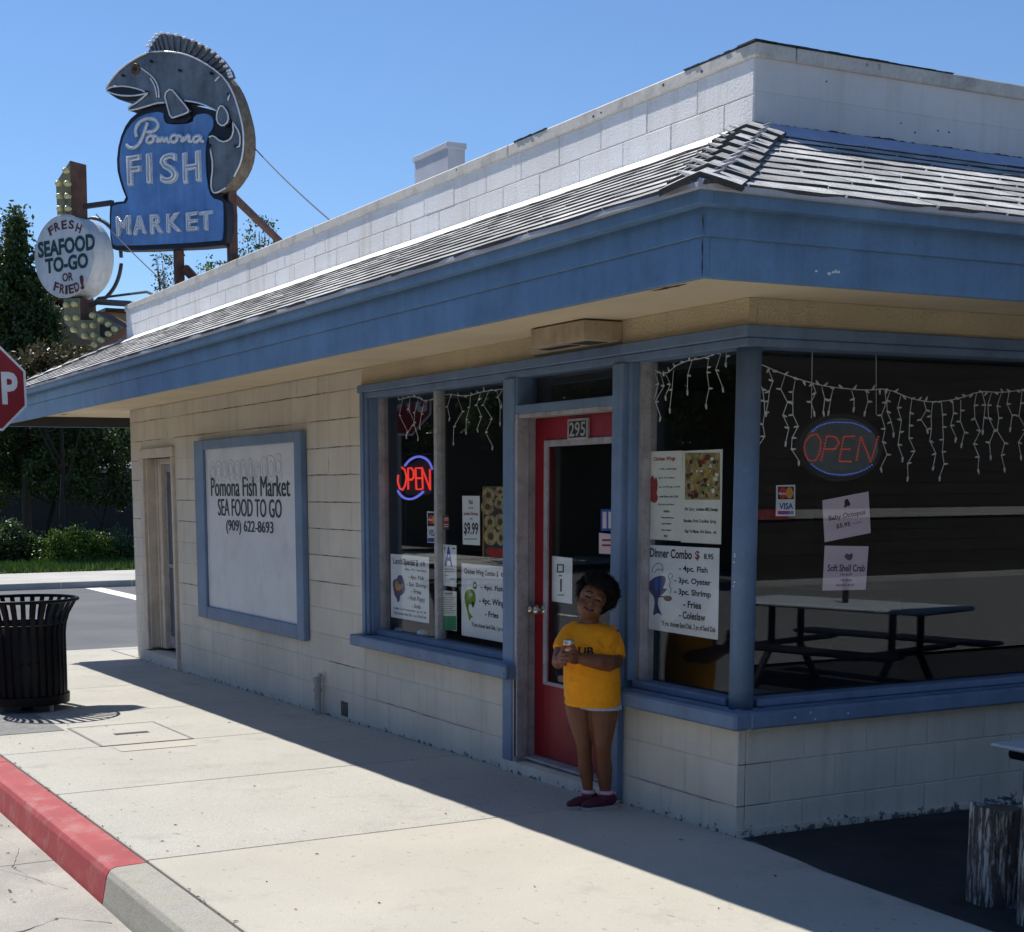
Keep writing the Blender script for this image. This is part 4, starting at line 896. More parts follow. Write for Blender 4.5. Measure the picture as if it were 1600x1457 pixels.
# ---------------------------------------------------------------- weathered posts at the yard edge
def timber(x, y, r, h, lab, seed):
    rn = random.Random(seed); o = thing('timber_post', lab, 'post', (x, y, gz(x)), 'timber posts at the yard edge'); seg = 28; vs = []; fs_ = []
    rr = [r*(1+rn.uniform(-.035, .035)) for _ in range(seg)]; zs = np.linspace(-.05, h, 9)
    for z in zs:
        for j in range(seg):
            a = 2*math.pi*j/seg; q = rr[j]*(1+rn.uniform(-.012, .012)); vs.append((q*math.cos(a), q*math.sin(a), z if z < h else h+rn.uniform(-.02, .006)))
    for i in range(8):
        for j in range(seg): fs_.append((i*seg+j, i*seg+(j+1) % seg, (i+1)*seg+(j+1) % seg, (i+1)*seg+j))
    n0 = len(vs); vs += [(.62*r*math.cos(2*math.pi*j/seg), .62*r*math.sin(2*math.pi*j/seg), h-.02) for j in range(seg)]+[(0, 0, h-.03)]
    fs_ += [(8*seg+j, 8*seg+(j+1) % seg, n0+(j+1) % seg, n0+j) for j in range(seg)]
    mb = MB().add(vs, fs_); mb.k = 1; mb.f += [(n0+j, n0+(j+1) % seg, n0+seg) for j in range(seg)]; mb.m += [1]*seg
    mb.build('trunk', ['peeling', 'bark'], o)
p = on(1541, 1412, 2, gz(1.5)); timber(p.x, p.y+.06, .115, .40, 'shorter round timber post with flaking white paint', 1)
p = on(1640, 1449, 2, gz(1.8)); timber(p.x, p.y+.05, .15, .58, 'taller flaking white timber post cut by the right edge', 2)

# ---------------------------------------------------------------- steel picnic tables in the yard
def table(x, y, rz, lab):
    o = thing('picnic_table', lab, 'table', (x, y, -.01), None, rz)
    MB().box(-.9, .9, -.38, .38, .72, .755).build('table_top', 'table_top', o, bevel=.012)
    for s in (-1, 1): MB().box(-.9, .9, s*.72-.14, s*.72+.14, .42, .45).build('bench', 'table_dark', o, bevel=.012)
    for s in (-1, 1):
        MB().tube([(s*.55,-.5,0), (s*.55,-.2,.38), (s*.55,-.2,.72)], .03, 8).tube([(s*.55,.5,0), (s*.55,.2,.38), (s*.55,.2,.72)], .03, 8).build('leg_frame', 'table_dark', o)
        MB().tube([(s*.55,-.72,.41), (s*.55,.72,.41)], .025, 8).build('bench_arm', 'table_dark', o)
    MB().tube([(0,0,.755), (0,0,.95)], .025, 10).build('parasol_sleeve', 'table_dark', o)
table(3.2, 3.8, R(-14), 'steel picnic table with a pale top, mirrored in the side window')
tb_ = thing('bench_seat', 'dark steel bench end poking in at the right edge', 'bench', (1.2, 1.1, 0))
p = on(1546, 1161, 2, .45); mb = MB().box(p.x-.0, p.x+1.6, p.y-.0, p.y+.28, .43, .45); put(mb.build('seat', 'table_top', bevel=.008), tb_)
put(MB().tube([(p.x+.05, p.y+.10, .40), (p.x+1.55, p.y+.10, .40)], .028, 10).build('rail', 'table_dark'), tb_)
for x in (.35, 1.3): put(MB().tube([(p.x+x, p.y+.14, .42), (p.x+x, p.y+.14, -.01)], .025, 8).build('leg', 'table_dark'), tb_)

# ================================================================ PAPERS AND LIGHTS IN THE WINDOWS
UY = Vector((0,1,0))
class Sheet:
    """a paper taped inside a pane; everything on it is given by its box in the photograph and laid on the pane's plane"""
    def __init__(s, side, name, label, cat, box, paper, tilt=0, group=None):
        s.side = side; s.d = .1085
        x0, x1, z0, z1 = s.q(*box); s.c = ((x0+x1)/2, (z0+z1)/2); s.tilt = tilt
        s.root = thing(name, label, cat, s.P(*s.c, 0), group); s.n = 0; s.xm = -2.184 if side == 'F' else 9e9
        w = MB(); N = 4
        pts = [(x0, z0), (x1, z0), (x1, z1), (x0, z1)]
        k = [random.uniform(-.004, .004) for _ in range(4)]
        pts = [s.r(x+k[i], z+k[3-i]) for i, (x, z) in enumerate(pts)]
        w.prism([s.P(x, z, 0) for x, z in pts], -s.N(), .0012); put(w.build('paper', paper), s.root)
    def N(s): return NF if s.side == 'F' else UX
    def U(s): return UX if s.side == 'F' else UY
    def P(s, u, z, h): return Vector((u, s.d-h, z)) if s.side == 'F' else Vector((-s.d+h, u, z))
    def r(s, u, z):
        c, q = math.cos(s.tilt), math.sin(s.tilt); a, b = u-s.c[0], z-s.c[1]; return s.c[0]+a*c-b*q, s.c[1]+a*q+b*c
    def q(s, x0, y0, x1, y1):
        ax, v, i = (1, s.d, 0) if s.side == 'F' else (0, -s.d, 1); xm, ym = (x0+x1)/2, (y0+y1)/2
        return on(x0, ym, ax, v)[i], on(x1, ym, ax, v)[i], on(xm, y1, ax, v)[2], on(xm, y0, ax, v)[2]
    def bars(s, rows, ink='ink_grey', name='small_print'):
        for x0, y0, x1, y1 in rows: s.rect((x0, y0, x1, y1), ink, name)
        return s
    def text(s, rows, ink, name='lettering', bold=.028):
        mb = MB()
        for t, b in rows:
            x0, x1, z0, z1 = s.q(*b); cx, cz = s.r((x0+x1)/2, (z0+z1)/2); h = .0006
            O = s.P(0, 0, h); c, q = math.cos(s.tilt), math.sin(s.tilt)
            U = s.U()*c+UZ*q; V = UZ*c-s.U()*q; O = s.P(cx, cz, h)
            fit_text(mb, t, O, U, V, s.N(), -(x1-x0)/2, (x1-x0)/2, -(z1-z0)/2, (z1-z0)/2, bold=bold)
        put(mb.build(name, ink), s.root); return s
    def shape(s, poly, ink, name, sm=1, h=.0003):
        ax, v, i = (1, s.d, 0) if s.side == 'F' else (0, -s.d, 1)
        if sm: poly = chaikin(poly, sm)
        pts = [on(x, y, ax, v) for x, y in poly]; s.n += 1; h += .00006*s.n
        put(MB().prism([s.P(*s.r(p[i], p[2]), h) for p in pts], s.N(), .00015).build(name, ink), s.root); return s
    def rect(s, b, ink, name, h=.0003): return s.shape([(b[0],b[1]),(b[2],b[1]),(b[2],b[3]),(b[0],b[3])], ink, name, 0, h)
def zm(ox, oy, k):
    return (lambda x, y: (ox+x/k, oy+y/k)), (lambda a, b, c, d: (ox+a/k, oy+b/k, ox+c/k, oy+d/k)), (lambda l: [(ox+x/k, oy+y/k) for x, y in l])
_, B, L_ = zm(590, 840, 7.62)
G = 'handmade menus taped in the windows'
s = Sheet('F', 'menu_poster', 'white lunch special poster with a purple and yellow picture, low in the left window', 'poster', B(156,216,610,990), 'paper', group=G)
s.text([('Lunch Special $', B(185,255,482,350)), ('6.95', B(512,285,565,345)), ('(Mon - Fri, 11am-4pm)', B(325,375,580,412)), ('- 4pc. Fish', B(368,455,552,515)), ('- 3pc. Shrimp', B(345,540,580,605)), ('- Fries', B(400,620,520,675)), ('- Hush Puppy', B(360,700,565,775)), ('- Soda', B(410,795,515,845)), ('Coffee Tea & Lemonade 1 pc of 1.00', B(190,855,580,890)), ('*If you choose Sand Dab, 1 pc of Sand Dab', B(190,905,580,950))], 'ink')
s.shape(L_([(178,540),(200,495),(230,500),(245,450),(290,450),(310,500),(325,560),(330,640),(300,680),(270,690),(262,760),(240,780),(225,720),(200,690),(190,620)]), 'fish_navy', 'picture').shape(L_([(205,520),(240,510),(250,560),(300,555),(300,600),(255,640),(215,625)]), 'fish_gold', 'picture').shape(L_([(205,630),(255,630),(240,675),(210,670)]), 'clip_red', 'picture')
s = Sheet('F', 'grade_card', 'narrow white card with a big blue letter A', 'card', B(766,90,938,585), 'paper')
s.text([('A', B(800,110,893,345))], 'ink_blue', 'letter', .03).bars([B(800,372,915,382), B(795,405,915,415), B(860,492,915,500), B(800,450,850,456)])
s.rect(B(795,112,806,150), 'ink_grey', 'seal').rect(B(890,125,925,140), 'ink_grey', 'seal')
s = Sheet('F', 'notice', 'white notice with a green foot under the letter card', 'notice', B(775,640,938,1108), 'paper_cream')
s.rect(B(783,935,937,1106), 'paper_green', 'green_band'); s.bars([B(800,660,895,672), B(810,682,885,690)]+[B(785,715+i*26, 928-(i % 3)*18, 721+i*26) for i in range(8)])
s = Sheet('F', 'menu_poster', 'white chicken wing combo poster with a green fish, in the left window', 'poster', B(1000,330,1620,1222), 'paper', group=G)
s.text([('Chicken Wing Combo $', B(1030,385,1438,470)), ('8.95', B(1468,425,1590,475)), ('- 4pc. Fish', B(1228,575,1495,650)), ('- 4pc. Wings', B(1210,730,1530,830)), ('- Fries', B(1280,885,1440,955)), ('*If you choose Sand Dab, 1 pc of Sand Dab', B(1118,1045,1620,1115))], 'ink')
s.shape(L_([(1035,700),(1050,640),(1100,612),(1150,635),(1172,700),(1165,780),(1130,850),(1115,790),(1085,800),(1085,870),(1110,920),(1140,950),(1110,960),(1095,1005),(1085,960),(1060,850),(1042,780)]), 'fish_green', 'picture').shape(L_([(1098,665),(1125,660),(1130,700),(1105,705)]), 'paper', 'eye').shape(L_([(1110,678),(1122,676),(1122,694),(1112,695)]), 'ink', 'pupil').shape(L_([(1105,768),(1160,765),(1140,850),(1130,800)]), 'ink', 'mouth').shape(L_([(1140,540),(1160,525),(1180,545),(1182,600),(1160,620),(1138,595)]), 'ink', 'picture').shape(L_([(1147,550),(1172,550),(1174,592),(1148,592)]), 'paper', 'picture')
_, B, L_ = zm(590, 690, 7.62)
s = Sheet('F', 'price_card', 'tall white card priced 9.99 with red lettering', 'card', B(1010,655,1216,1228), 'paper', group=G)
s.text([('Fish', B(1085,695,1135,750)), ('and', B(1082,780,1135,800)), ('(10)', B(1095,908,1130,940)), ('$9.99', B(1028,965,1198,1130))], 'ink').bars([B(1030,1158,1190,1168)], 'ink').text([('Jumbo Shrimp', B(1025,840,1198,892))], 'ink_red', 'red_lettering')
s = Sheet('F', 'food_photo', 'photo poster of golden fried rings behind the left window', 'photo', B(1252,535,1600,1400), 'fish_gold', group=G)
s.rect(B(1262,545,1600,1395), 'table_dark', 'ground')
mm, nn_, bb_ = new_mat('fried'); pos = node(nn_, 'ShaderNodeNewGeometry').outputs['Position']; c = mixc(nn_, ramp(nn_, noise(nn_, pos, 25, 5, .7), .35, .65), (.16, .09, .02), (.50, .42, .16)); nn_.links.new(c, bb_.inputs['Base Color'])
for i, (x, y, rx, ry) in enumerate(((1320,640,75,90),(1460,600,70,60),(1310,780,80,95),(1450,730,60,75),(1340,960,75,85),(1460,960,70,100),(1350,1130,80,110),(1470,1150,60,90),(1540,800,60,110),(1540,1050,70,120))):
    el = lambda f: [(x+rx*f*math.cos(a), y+ry*f*math.sin(a)) for a in np.linspace(0, 6.28, 15)[:-1]]
    s.shape(L_(el(1)), 'fried', 'fried_ring', 0).shape(L_(el(.42)), 'clip_brown', 'fried_ring', 0)
s.shape(L_([(1290,1290),(1350,1250),(1420,1280),(1500,1270),(1560,1300),(1520,1370),(1400,1390),(1310,1360)]), 'clip_red', 'sauce')
s = Sheet('F', 'card_sticker', 'payment card sticker beside the mullion of the left window', 'sticker', B(590,838,716,1208), 'white_paint', group='payment card stickers')
s.rect(B(598,850,708,1010), 'ink', 'ground').shape(L_([(604,930),(622,885),(655,880),(678,930),(655,985),(622,980)]), 'card_red', 'disc').shape(L_([(645,930),(662,885),(690,882),(706,930),(690,985),(662,980)]), 'card_gold', 'disc').rect(B(598,1150,708,1198), 'card_blue', 'band')
s.text([('VISA', B(608,1050,704,1130))], 'card_blue', 'lettering', .03).text([('MasterCard', B(606,920,704,945))], 'white_paint', 'white_lettering')
s = Sheet('F', 'decal', 'small round-ended red decal beside the mullion', 'sticker', B(780,882,852,1045), 'ink'); s.shape(L_([(780,905),(816,880),(852,905),(852,1020),(816,1048),(780,1020)]), 'clip_red', 'ground', 1, .0001); s.bars([B(792,912,842,920), B(792,932,842,940), B(788,985,845,993), B(790,1010,842,1018)], 'paper')
# door notice and the two posters in the corner light
_, B, L_ = zm(780, 560, 2.0235)
s = Sheet('F', 'notice', 'curling white notice with a black drawing taped inside the red door', 'notice', (858, 871, 890, 942), 'paper'); s.d = .1085
s.rect((866,882,877,895), 'ink', 'picture').rect((868,884,875,893), 'paper', 'picture').rect((871,905,874,925), 'ink', 'picture'); s.bars([(869,899,874,901), (867,929.5,878,931)], 'ink')
for o in s.root.children: o.location.y += .018
s = Sheet('F', 'price_note', 'pink paper with a pale top hung inside the red door glass', 'note', (931, 834, 958, 866), 'paper_pink', group=G); s.rect((934,796,955,830), 'ink_blue', 'picture').rect((937,800,943,826), 'paper_pink', 'picture').rect((946,800,952,826), 'paper_cream', 'picture').bars([(936,843,953,846), (936,851,952,854)], 'ink_red')
for o in s.root.children: o.location.y += .02
_, B, L_ = zm(1000, 690, 4.553)
s = Sheet('F', 'menu_poster', 'pale chicken wings price list with a dark red picture, in the corner window', 'poster', B(48,68,298,705), 'paper_cream', group=G)
s.text([('Chicken Wings', B(98,108,252,145))], 'ink_red', 'title').text([('4 with 2 seasonings', B(135,188,258,205)), ('6pc 8, 10, 12 pieces', B(132,252,245,268)), ('6pc (5.49) 8pc (7.49)', B(135,318,285,332)), ('with fries add 2.00', B(135,385,272,400)), ('Pick your own Flavor', B(130,442,245,458)), ('Buffalo', B(170,488,212,506)), ('Honey Barbecue', B(152,535,242,552)), ('Lemon Pepper', B(155,578,225,595)), ('Cajun Pepper', B(150,624,225,640)), ('BBQ', B(172,665,196,685))], 'ink')
s.shape(L_([(85,240),(98,250),(105,275),(112,250),(122,265),(128,330),(118,370),(130,400),(118,435),(95,438),(62,408),(70,370),(62,320),(72,285)]), 'clip_red', 'picture')
s = Sheet('F', 'menu_poster', 'poster with a colourful grocery photo above three lines, in the corner window', 'poster', B(297,62,583,722), 'paper_cream', group=G)
s.text([('We Carry : Louisiana BBQ Sausage', B(318,470,555,502)), ('Boudain, Pork Cracklins, Syrup,', B(312,555,545,585)), ('Slap Ya Mama, Hot Sauce... etc', B(318,630,545,660))], 'ink')
s.rect(B(320,80,570,415), 'fried', 'photo'); random.seed(5)
for i in range(70):
    x, y = random.uniform(325, 535), random.uniform(88, 380); a_ = random.uniform(-.5, .5); w_, h_ = random.uniform(5, 15), random.uniform(6, 20); s.shape(L_([(x+18+u*w_*math.cos(a_)-v*h_*math.sin(a_), y+18+u*w_*math.sin(a_)+v*h_*math.cos(a_)) for u, v in ((-1,-1),(1,-1),(1,1),(-1,1))]), random.choice(['clip_red','fish_gold','clip_brown','fried','paper_cream','table_dark','fish_gold','clip_brown','fish_green']), 'photo', random.choice((0, 2)))
s = Sheet('F', 'menu_poster', 'large white dinner combo poster with a blue fish cook, in the corner window', 'poster', B(34,745,562,1372), 'paper', group=G)
s.text([('Dinner Combo', B(72,765,370,832)), ('8.95', B(455,800,523,840)), ('- 4pc. Fish', B(278,888,482,942)), ('- 3pc. Oyster', B(245,975,505,1028)), ('- 3pc. Shrimp', B(245,1055,505,1112)), ('- Fries', B(308,1138,436,1188)), ('- Coleslaw', B(278,1215,466,1270)), ('*If you choose Sand Dab, 2 pc of Sand Dab', B(150,1295,538,1345))], 'ink').text([('$', B(392,778,425,848))], 'ink_red', 'dollar_sign', .02)
s.shape(L_([(58,1020),(75,985),(125,958),(170,955),(185,975),(180,1010),(160,1050),(200,1045),(165,1085),(130,1105),(125,1170),(165,1250),(128,1215),(88,1248),(105,1160),(100,1105),(68,1070)]), 'fish_navy', 'picture').shape(L_([(100,985),(130,970),(140,1020),(115,1080),(105,1040)]), 'ink_blue', 'picture').shape(L_([(165,1098),(225,1100),(228,1130),(205,1140),(170,1130)]), 'clip_brown', 'pan').shape(L_([(120,1098),(168,1100),(168,1110),(122,1108)]), 'clip_brown', 'pan_handle', 0)
hat = MB(); 
for l in ([(88,930),(92,900),(120,865),(155,870),(168,905),(160,930)], [(105,935),(125,905),(150,920),(165,905)], [(215,1080),(225,1050),(205,1020),(220,1000),(200,960),(210,935),(235,950),(225,980)]):
    hat.tube([Vector((p.x, .1078, p.z)) for p in (on(x, y, 1, .1085) for x, y in L_(chaikin(l, 2, False)))], .0016, 4)
put(hat.build('hat_and_steam', 'ink'), s.root)
# side window papers
_, B, L_ = zm(1160, 500, 3.636)
s = Sheet('R', 'card_sticker', 'payment card sticker low in the big side window', 'sticker', B(193,940,300,1112), 'white_paint', group='payment card stickers')
s.rect(B(201,948,292,1020), 'ink', 'ground').shape(L_([(203,985),(215,955),(240,950),(256,985),(240,1018),(215,1012)]), 'card_red', 'disc').shape(L_([(244,985),(256,952),(278,952),(290,985),(278,1015),(256,1015)]), 'card_gold', 'disc').rect(B(201,1086,292,1106), 'card_blue', 'band')
s.text([('VISA', B(208,1040,288,1076))], 'card_blue', 'lettering', .03).text([('MasterCard', B(205,978,288,995))], 'white_paint', 'white_lettering')
s = Sheet('R', 'price_note', 'pink tilted baby octopus price note in the side window', 'note', B(463,998,722,1238), 'paper_pink', R(7), group=G)
s.text([('Baby Octopus', B(490,1095,698,1132)), ('$5.95', B(528,1150,608,1180)), ('a pound', B(622,1158,670,1168))], 'ink', bold=.02); s.shape(L_([(585,1035),(595,1018),(610,1018),(615,1040),(622,1048),(612,1062),(600,1056),(590,1068),(578,1058),(590,1048)]), 'ink', 'picture')
s = Sheet('R', 'price_note', 'paler soft shell crab price note below the pink one', 'note', B(463,1285,708,1535), 'paper_pink', R(-2), group=G)
s.text([('Soft Shell Crab', B(484,1390,696,1430)), ('2 for $6.99', B(556,1440,622,1455)), ('1 for $3.50', B(556,1472,622,1487)), ('Sandwich $4.50', B(536,1500,634,1515))], 'ink', bold=.02); s.shape(L_([(575,1345),(590,1325),(605,1335),(620,1320),(628,1345),(612,1368),(592,1362)]), 'ink_grey', 'picture')

# --- neon OPEN in the left window
glow('neon_red', (1, .05, .035), .75, (.2, .02, .02)); glow('neon_blue', (.18, .22, 1), .6, (.05, .05, .3)); glow('led_red', (1, .09, .04), .20, (.2, .03, .02)); glow('led_blue', (.12, .24, 1), .40, (.03, .05, .3))
def A8(l, y): return [on(590+a/7.62, 690+b/7.62, 1, y) for a, b in l]
ns = thing('open_sign', 'lit red and blue neon OPEN sign hanging in the left window', 'neon sign', on(648, 780, 1, .17), 'lit OPEN signs')
mb = MB()
for l in ([(245,400),(240,480),(262,560),(300,578),(330,520),(345,430),(325,340),(290,312)], [(365,575),(362,318),(400,318),(428,350),(430,430),(402,458),(370,452)], [(520,318),(452,318),(462,570),(522,570)], [(456,438),(515,438)], [(538,570),(530,318),(625,572),(622,330)]): mb.tube(A8(l, .16), .0075, 6)
put(mb.build('red_tubes', 'neon_red', smooth=True), ns)
mb = MB()
for l in ([(325,290),(370,230),(440,188),(510,178),(575,205),(620,250),(652,330)], [(240,590),(280,650),(340,685),(410,688),(480,655),(545,600)]): mb.tube(A8(chaikin(l, 1, False), .165), .0085, 6)
put(mb.build('blue_tubes', 'neon_blue', smooth=True), ns)
put(MB().prism(A8([(330,300),(560,180),(640,260),(650,600),(600,640),(340,640),(300,560)], .185), UY, .01).build('backing', 'ink'), ns)
put(MB().tube(A8([(410,0),(410,150)], .18), .003, 4).tube(A8([(575,0),(580,150)], .18), .003, 4).tube(A8([(340,150),(640,150)], .18), .004, 4).tube(A8([(330,640),(335,1300)], .18), .003, 4).build('chain', 'ink'), ns)
# --- LED OPEN in the side window
def A1(l, x): return [on(1160+a/3.636, 500+b/3.636, 0, x) for a, b in l]
le = thing('open_sign', 'oval dark OPEN sign of red and blue dots in the side window', 'led sign', on(1315, 752, 0, -.14), 'lit OPEN signs')
def oval(cx, cy, rx, ry, k=40): return [(cx+rx*math.cos(a), cy+ry*math.sin(a)) for a in np.linspace(0, 2*math.pi, k+1)[:-1]]
put(MB().prism(A1(oval(558,725,238,192), -.135), -UX, .03).build('casing', 'ink'), le); put(MB().prism(A1(oval(558,725,212,166), -.1345), UX, .002).build('face', 'screen_grey'), le)  # grey of the face stands in for a reflection on it
def dots(lines, step, x, hs=.0034):
    mb = MB()
    for l in lines:
        pts = A1(l, x); d = 0; 
        for a, b in zip(pts, pts[1:]):
            L = (b-a).length; n_ = max(1, round(L/step))
            for i in range(n_): q = a.lerp(b, (i+.5)/n_); mb.box(q.x, q.x+.004, q.y-hs, q.y+hs, q.z-hs, q.z+hs)
    return mb
sl_ = lambda l: l
o_ = [(375,800),(350,750),(352,700),(385,655),(425,650),(445,690),(440,750),(415,800),(375,800)]
put(dots([o_, [(445,805),(480,660),(530,665),(548,700),(525,735),(470,735)], [(640,662),(575,662),(548,805),(620,805)], [(562,735),(615,735)], [(645,805),(672,662),(728,810),(772,658)]], .0135, -.1325).build('red_dots', 'led_red'), le)
put(dots([[(390,640),(430,605),(490,585),(555,582),(620,585),(680,605),(730,640)], [(385,815),(430,850),(490,875),(570,882),(640,872),(700,850),(742,820)]], .017, -.1325, .0027).build('blue_dots', 'led_blue'), le)
put(MB().tube(A1([(397,150),(392,560)], -.15), .0018, 4).tube(A1([(760,165),(760,540)], -.15), .0018, 4).build('hanger', 'string_wire'), le)

# --- icicle light strings
def icicles(label, main, drops, f, seed):
    rn = random.Random(seed); root = thing('string_lights', label, 'string lights', f([main[0]])[0], 'icicle light strings')
    w = MB().tube(f(chaikin(main, 1, False)), .0026, 5); bl = []
    for i in range(0, len(main)*3):
        g = i/3; k = min(int(g), len(main)-2); g -= k
        if g > 1: continue
        p = tuple(main[k][j]*(1-g)+main[k+1][j]*g for j in (0, 1)); bl.append((p, (p[0]+rn.uniform(-22, 22), p[1]-rn.uniform(-14, 22))))
    for x, y0, y1 in drops:
        n_ = max(2, int((y1-y0)/75)+1); pts = [(x, y0)]
        for i in range(1, n_+1):
            pts.append((x+rn.uniform(-24, 24), y0+(y1-y0)*i/n_))
        w.tube(f(pts), .0021, 5)
        for p in pts[1:-1]:
            d = rn.choice((-1, 1)); bl.append((p, (p[0]+d*rn.uniform(20, 30), p[1]+rn.uniform(-8, 12))))
        bl.append((pts[-1], (pts[-1][0]+rn.uniform(-6, 6), pts[-1][1]+30)))
    put(w.build('wire', 'string_wire', smooth=True), root)
    for a, b in bl:
        A_, B_ = f([a])[0], f([b])[0]; d = (B_-A_); d = d.normalized()*.026 if d.length > 1e-6 else UZ*-.02
        put(MB().tube([A_, A_+d*.4, A_+d], [.005, .0055, .0032], 6).build('bulb', 'string_wire', smooth=True), root)
main = [(110,255),(240,312),(400,362),(500,382),(700,402),(820,390),(960,450),(1080,470),(1230,450),(1345,405),(1480,415),(1600,395),(1700,440)]
dr_ = [(105,260,730),(150,290,520),(240,320,690),(300,345,800),(400,362,520),(450,380,520),(515,388,515),(620,402,495),(705,410,520),(808,395,840),(840,400,640),(900,430,780),(962,455,890),(1030,460,620),(1080,475,830),(1130,470,890),(1195,460,670),(1240,455,700),(1330,415,850),(1362,412,625),(1415,415,770),(1470,420,840),(1515,412,610),(1590,400,770)]
icicles('white icicle lights draped across the big side window', main, dr_, lambda l: A1(l, -.118), 4)
def Z8(l): return [on(980+a/2.277, 500+b/2.277, 1, .122) for a, b in l]
icicles('bunched white icicle lights at the top of the corner window', [(75,160),(130,200),(190,150),(280,135),(340,110),(392,98)], [(90,165,290),(115,180,345),(135,190,270),(165,180,315),(230,145,250),(290,130,300),(335,115,240),(352,110,150)], Z8, 6)
def Z6(l): return [on(550+a/2.914, 560+b/2.914, 1, .13) for a, b in l]
icicles('tangled icicle lights at the top of the left window', [(215,190),(280,170),(340,200),(420,160),(520,175),(600,150),(690,140)], [(230,190,330),(265,175,350),(300,190,360),(330,195,310),(450,170,270),(480,175,380),(540,170,330),(585,160,320),(622,150,400),(660,150,290),(684,145,210)], Z6, 8)
# small things on the window ledge and inside
def shell(px, py, r, m, lab):
    p = on(px, py, 1, .2); MB().ell((p.x, .2, .62+r*.7), (r*1.3, r, r*.8), 10, 7).tube([(p.x-r, .2, .62+r*.7), (p.x-r*2.1, .2, .625+r*.4)], [r*.5, r*.1], 8).build('sea_shell', m, label=lab, cat='shell', group='shells on the window ledge')
shell(601, 978, .035, 'paper', 'grey shell in the left corner of the left window'); shell(622, 973, .03, 'paper_cream', 'small cream shell under the lunch special poster'); shell(660, 1000, .04, 'paper_cream', 'long pale shell beside the mullion foot')
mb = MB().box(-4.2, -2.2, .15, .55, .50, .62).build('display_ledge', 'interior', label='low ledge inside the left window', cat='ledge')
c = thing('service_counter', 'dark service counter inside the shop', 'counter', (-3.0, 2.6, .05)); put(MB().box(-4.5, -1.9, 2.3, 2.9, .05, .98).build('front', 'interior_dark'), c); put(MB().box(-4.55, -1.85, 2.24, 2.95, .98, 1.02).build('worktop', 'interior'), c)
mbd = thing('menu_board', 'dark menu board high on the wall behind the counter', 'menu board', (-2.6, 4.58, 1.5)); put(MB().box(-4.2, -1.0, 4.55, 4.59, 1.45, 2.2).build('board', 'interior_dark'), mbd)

# ================================================================ THE CHILD
mat('skin', (.165, .060, .027), .5, .12, 22, .04, 160, spec=.4); mat('hair', (.004, .0035, .003), .8, .3, 60, .3, 260, spec=.2)
mat('lip', (.15, .045, .035), .45, 0, 1, 0); mat('lid', (.33, .16, .10), .4, 0, 1, 0); mat('eye_dark', (.008, .006, .006), .25, 0, 1, 0)
mat('shirt', (.88, .325, .004), .85, .08, 14, .06, 260, bump=.6, bs=22, bd=.018); mat('denim', (.36, .47, .60), .85, .15, 30, .1, 220)
mat('shoe', (.085, .012, .028), .7, .15, 40, .1, 260, bump=.2, bs=200); mat('sole', (.42, .36, .36), .7, .1, 20, 0); mat('sock', (.62, .36, .42), .9, .1, 60, .1)
mat('can_metal', (.60, .60, .60), .3, .05, 20, 0, metal=.8); mat('can_orange', (.60, .10, .02), .35, .1, 30, 0, metal=.3); mat('can_label', (.70, .55, .40), .35, .1, 30, 0)
KX, KY = Vector((.552, .834, 0)), Vector((.834, -.552, 0)); KO = Vector((-.945, -.205, gz(-.95)))
KM = Matrix((KX, KY, UZ)).transposed().to_4x4(); KM.translation = KO
def loft(rings, seg=20):
    """closed surface through horizontal ellipses (z, cx, cy, a, b, turn)"""
    mb = MB(); vs = []; k = len(rings)
    for z, cx, cy, a, b, tw in rings:
        for j in range(seg):
            t = 2*math.pi*j/seg; x, y = a*math.cos(t), b*math.sin(t); vs.append((cx+x*math.cos(tw)-y*math.sin(tw), cy+x*math.sin(tw)+y*math.cos(tw), z))
    fs_ = [(i*seg+j, i*seg+(j+1) % seg, (i+1)*seg+(j+1) % seg, (i+1)*seg+j) for i in range(k-1) for j in range(seg)]+[tuple(range(seg))[::-1], tuple(range((k-1)*seg, k*seg))]
    return mb.add(vs, fs_)
def fuse(mb, voxel, smooth=4, name='fused'):
    """merge overlapping closed shapes into one continuous skin"""
    me = bpy.data.meshes.new(name); me.from_pydata(mb.v, [], mb.f); me.update()
    bm = bmesh.new(); bm.from_mesh(me); bmesh.ops.recalc_face_normals(bm, faces=bm.faces); bm.to_mesh(me); bm.free()
    o = bpy.data.objects.new(name, me); COL.objects.link(o)
    m = o.modifiers.new('r', 'REMESH'); m.mode = 'VOXEL'; m.voxel_size = voxel
    if smooth: s_ = o.modifiers.new('s', 'SMOOTH'); s_.iterations = smooth; s_.factor = .5
    dg = bpy.context.evaluated_depsgraph_get(); dg.update(); r = bpy.data.meshes.new_from_object(o.evaluated_get(dg)); bpy.data.objects.remove(o); bpy.data.meshes.remove(me); return r
kid = thing('person', 'child in a yellow T-shirt and pale shorts leaning by the red door, holding a can', 'person', KO)
def kput(me, name, mats, parent=None, smooth=True):
    
    if not isinstance(mats, list): me.materials.clear(); me.materials.append(MATS[mats])
    if smooth: me.polygons.foreach_set('use_smooth', [True]*len(me.polygons))
    o = bpy.data.objects.new(name, me); COL.objects.link(o); o.parent = parent or kid
    if not parent: o.matrix_basis = Matrix.Translation(-KO) @ KM
    return o
HT = R(21); HX, HZ = Vector((math.cos(HT), 0, -math.sin(HT))), Vector((math.sin(HT), 0, math.cos(HT)))
HF = Matrix((HX, Vector((0,1,0)), HZ)).transposed(); HC = Vector((-.004, .03, 1.098))
HS = .88
def hd(x, y, z): return HC+HF@Vector((x, y, z))*HS
b = MB(); HFS = HF*HS
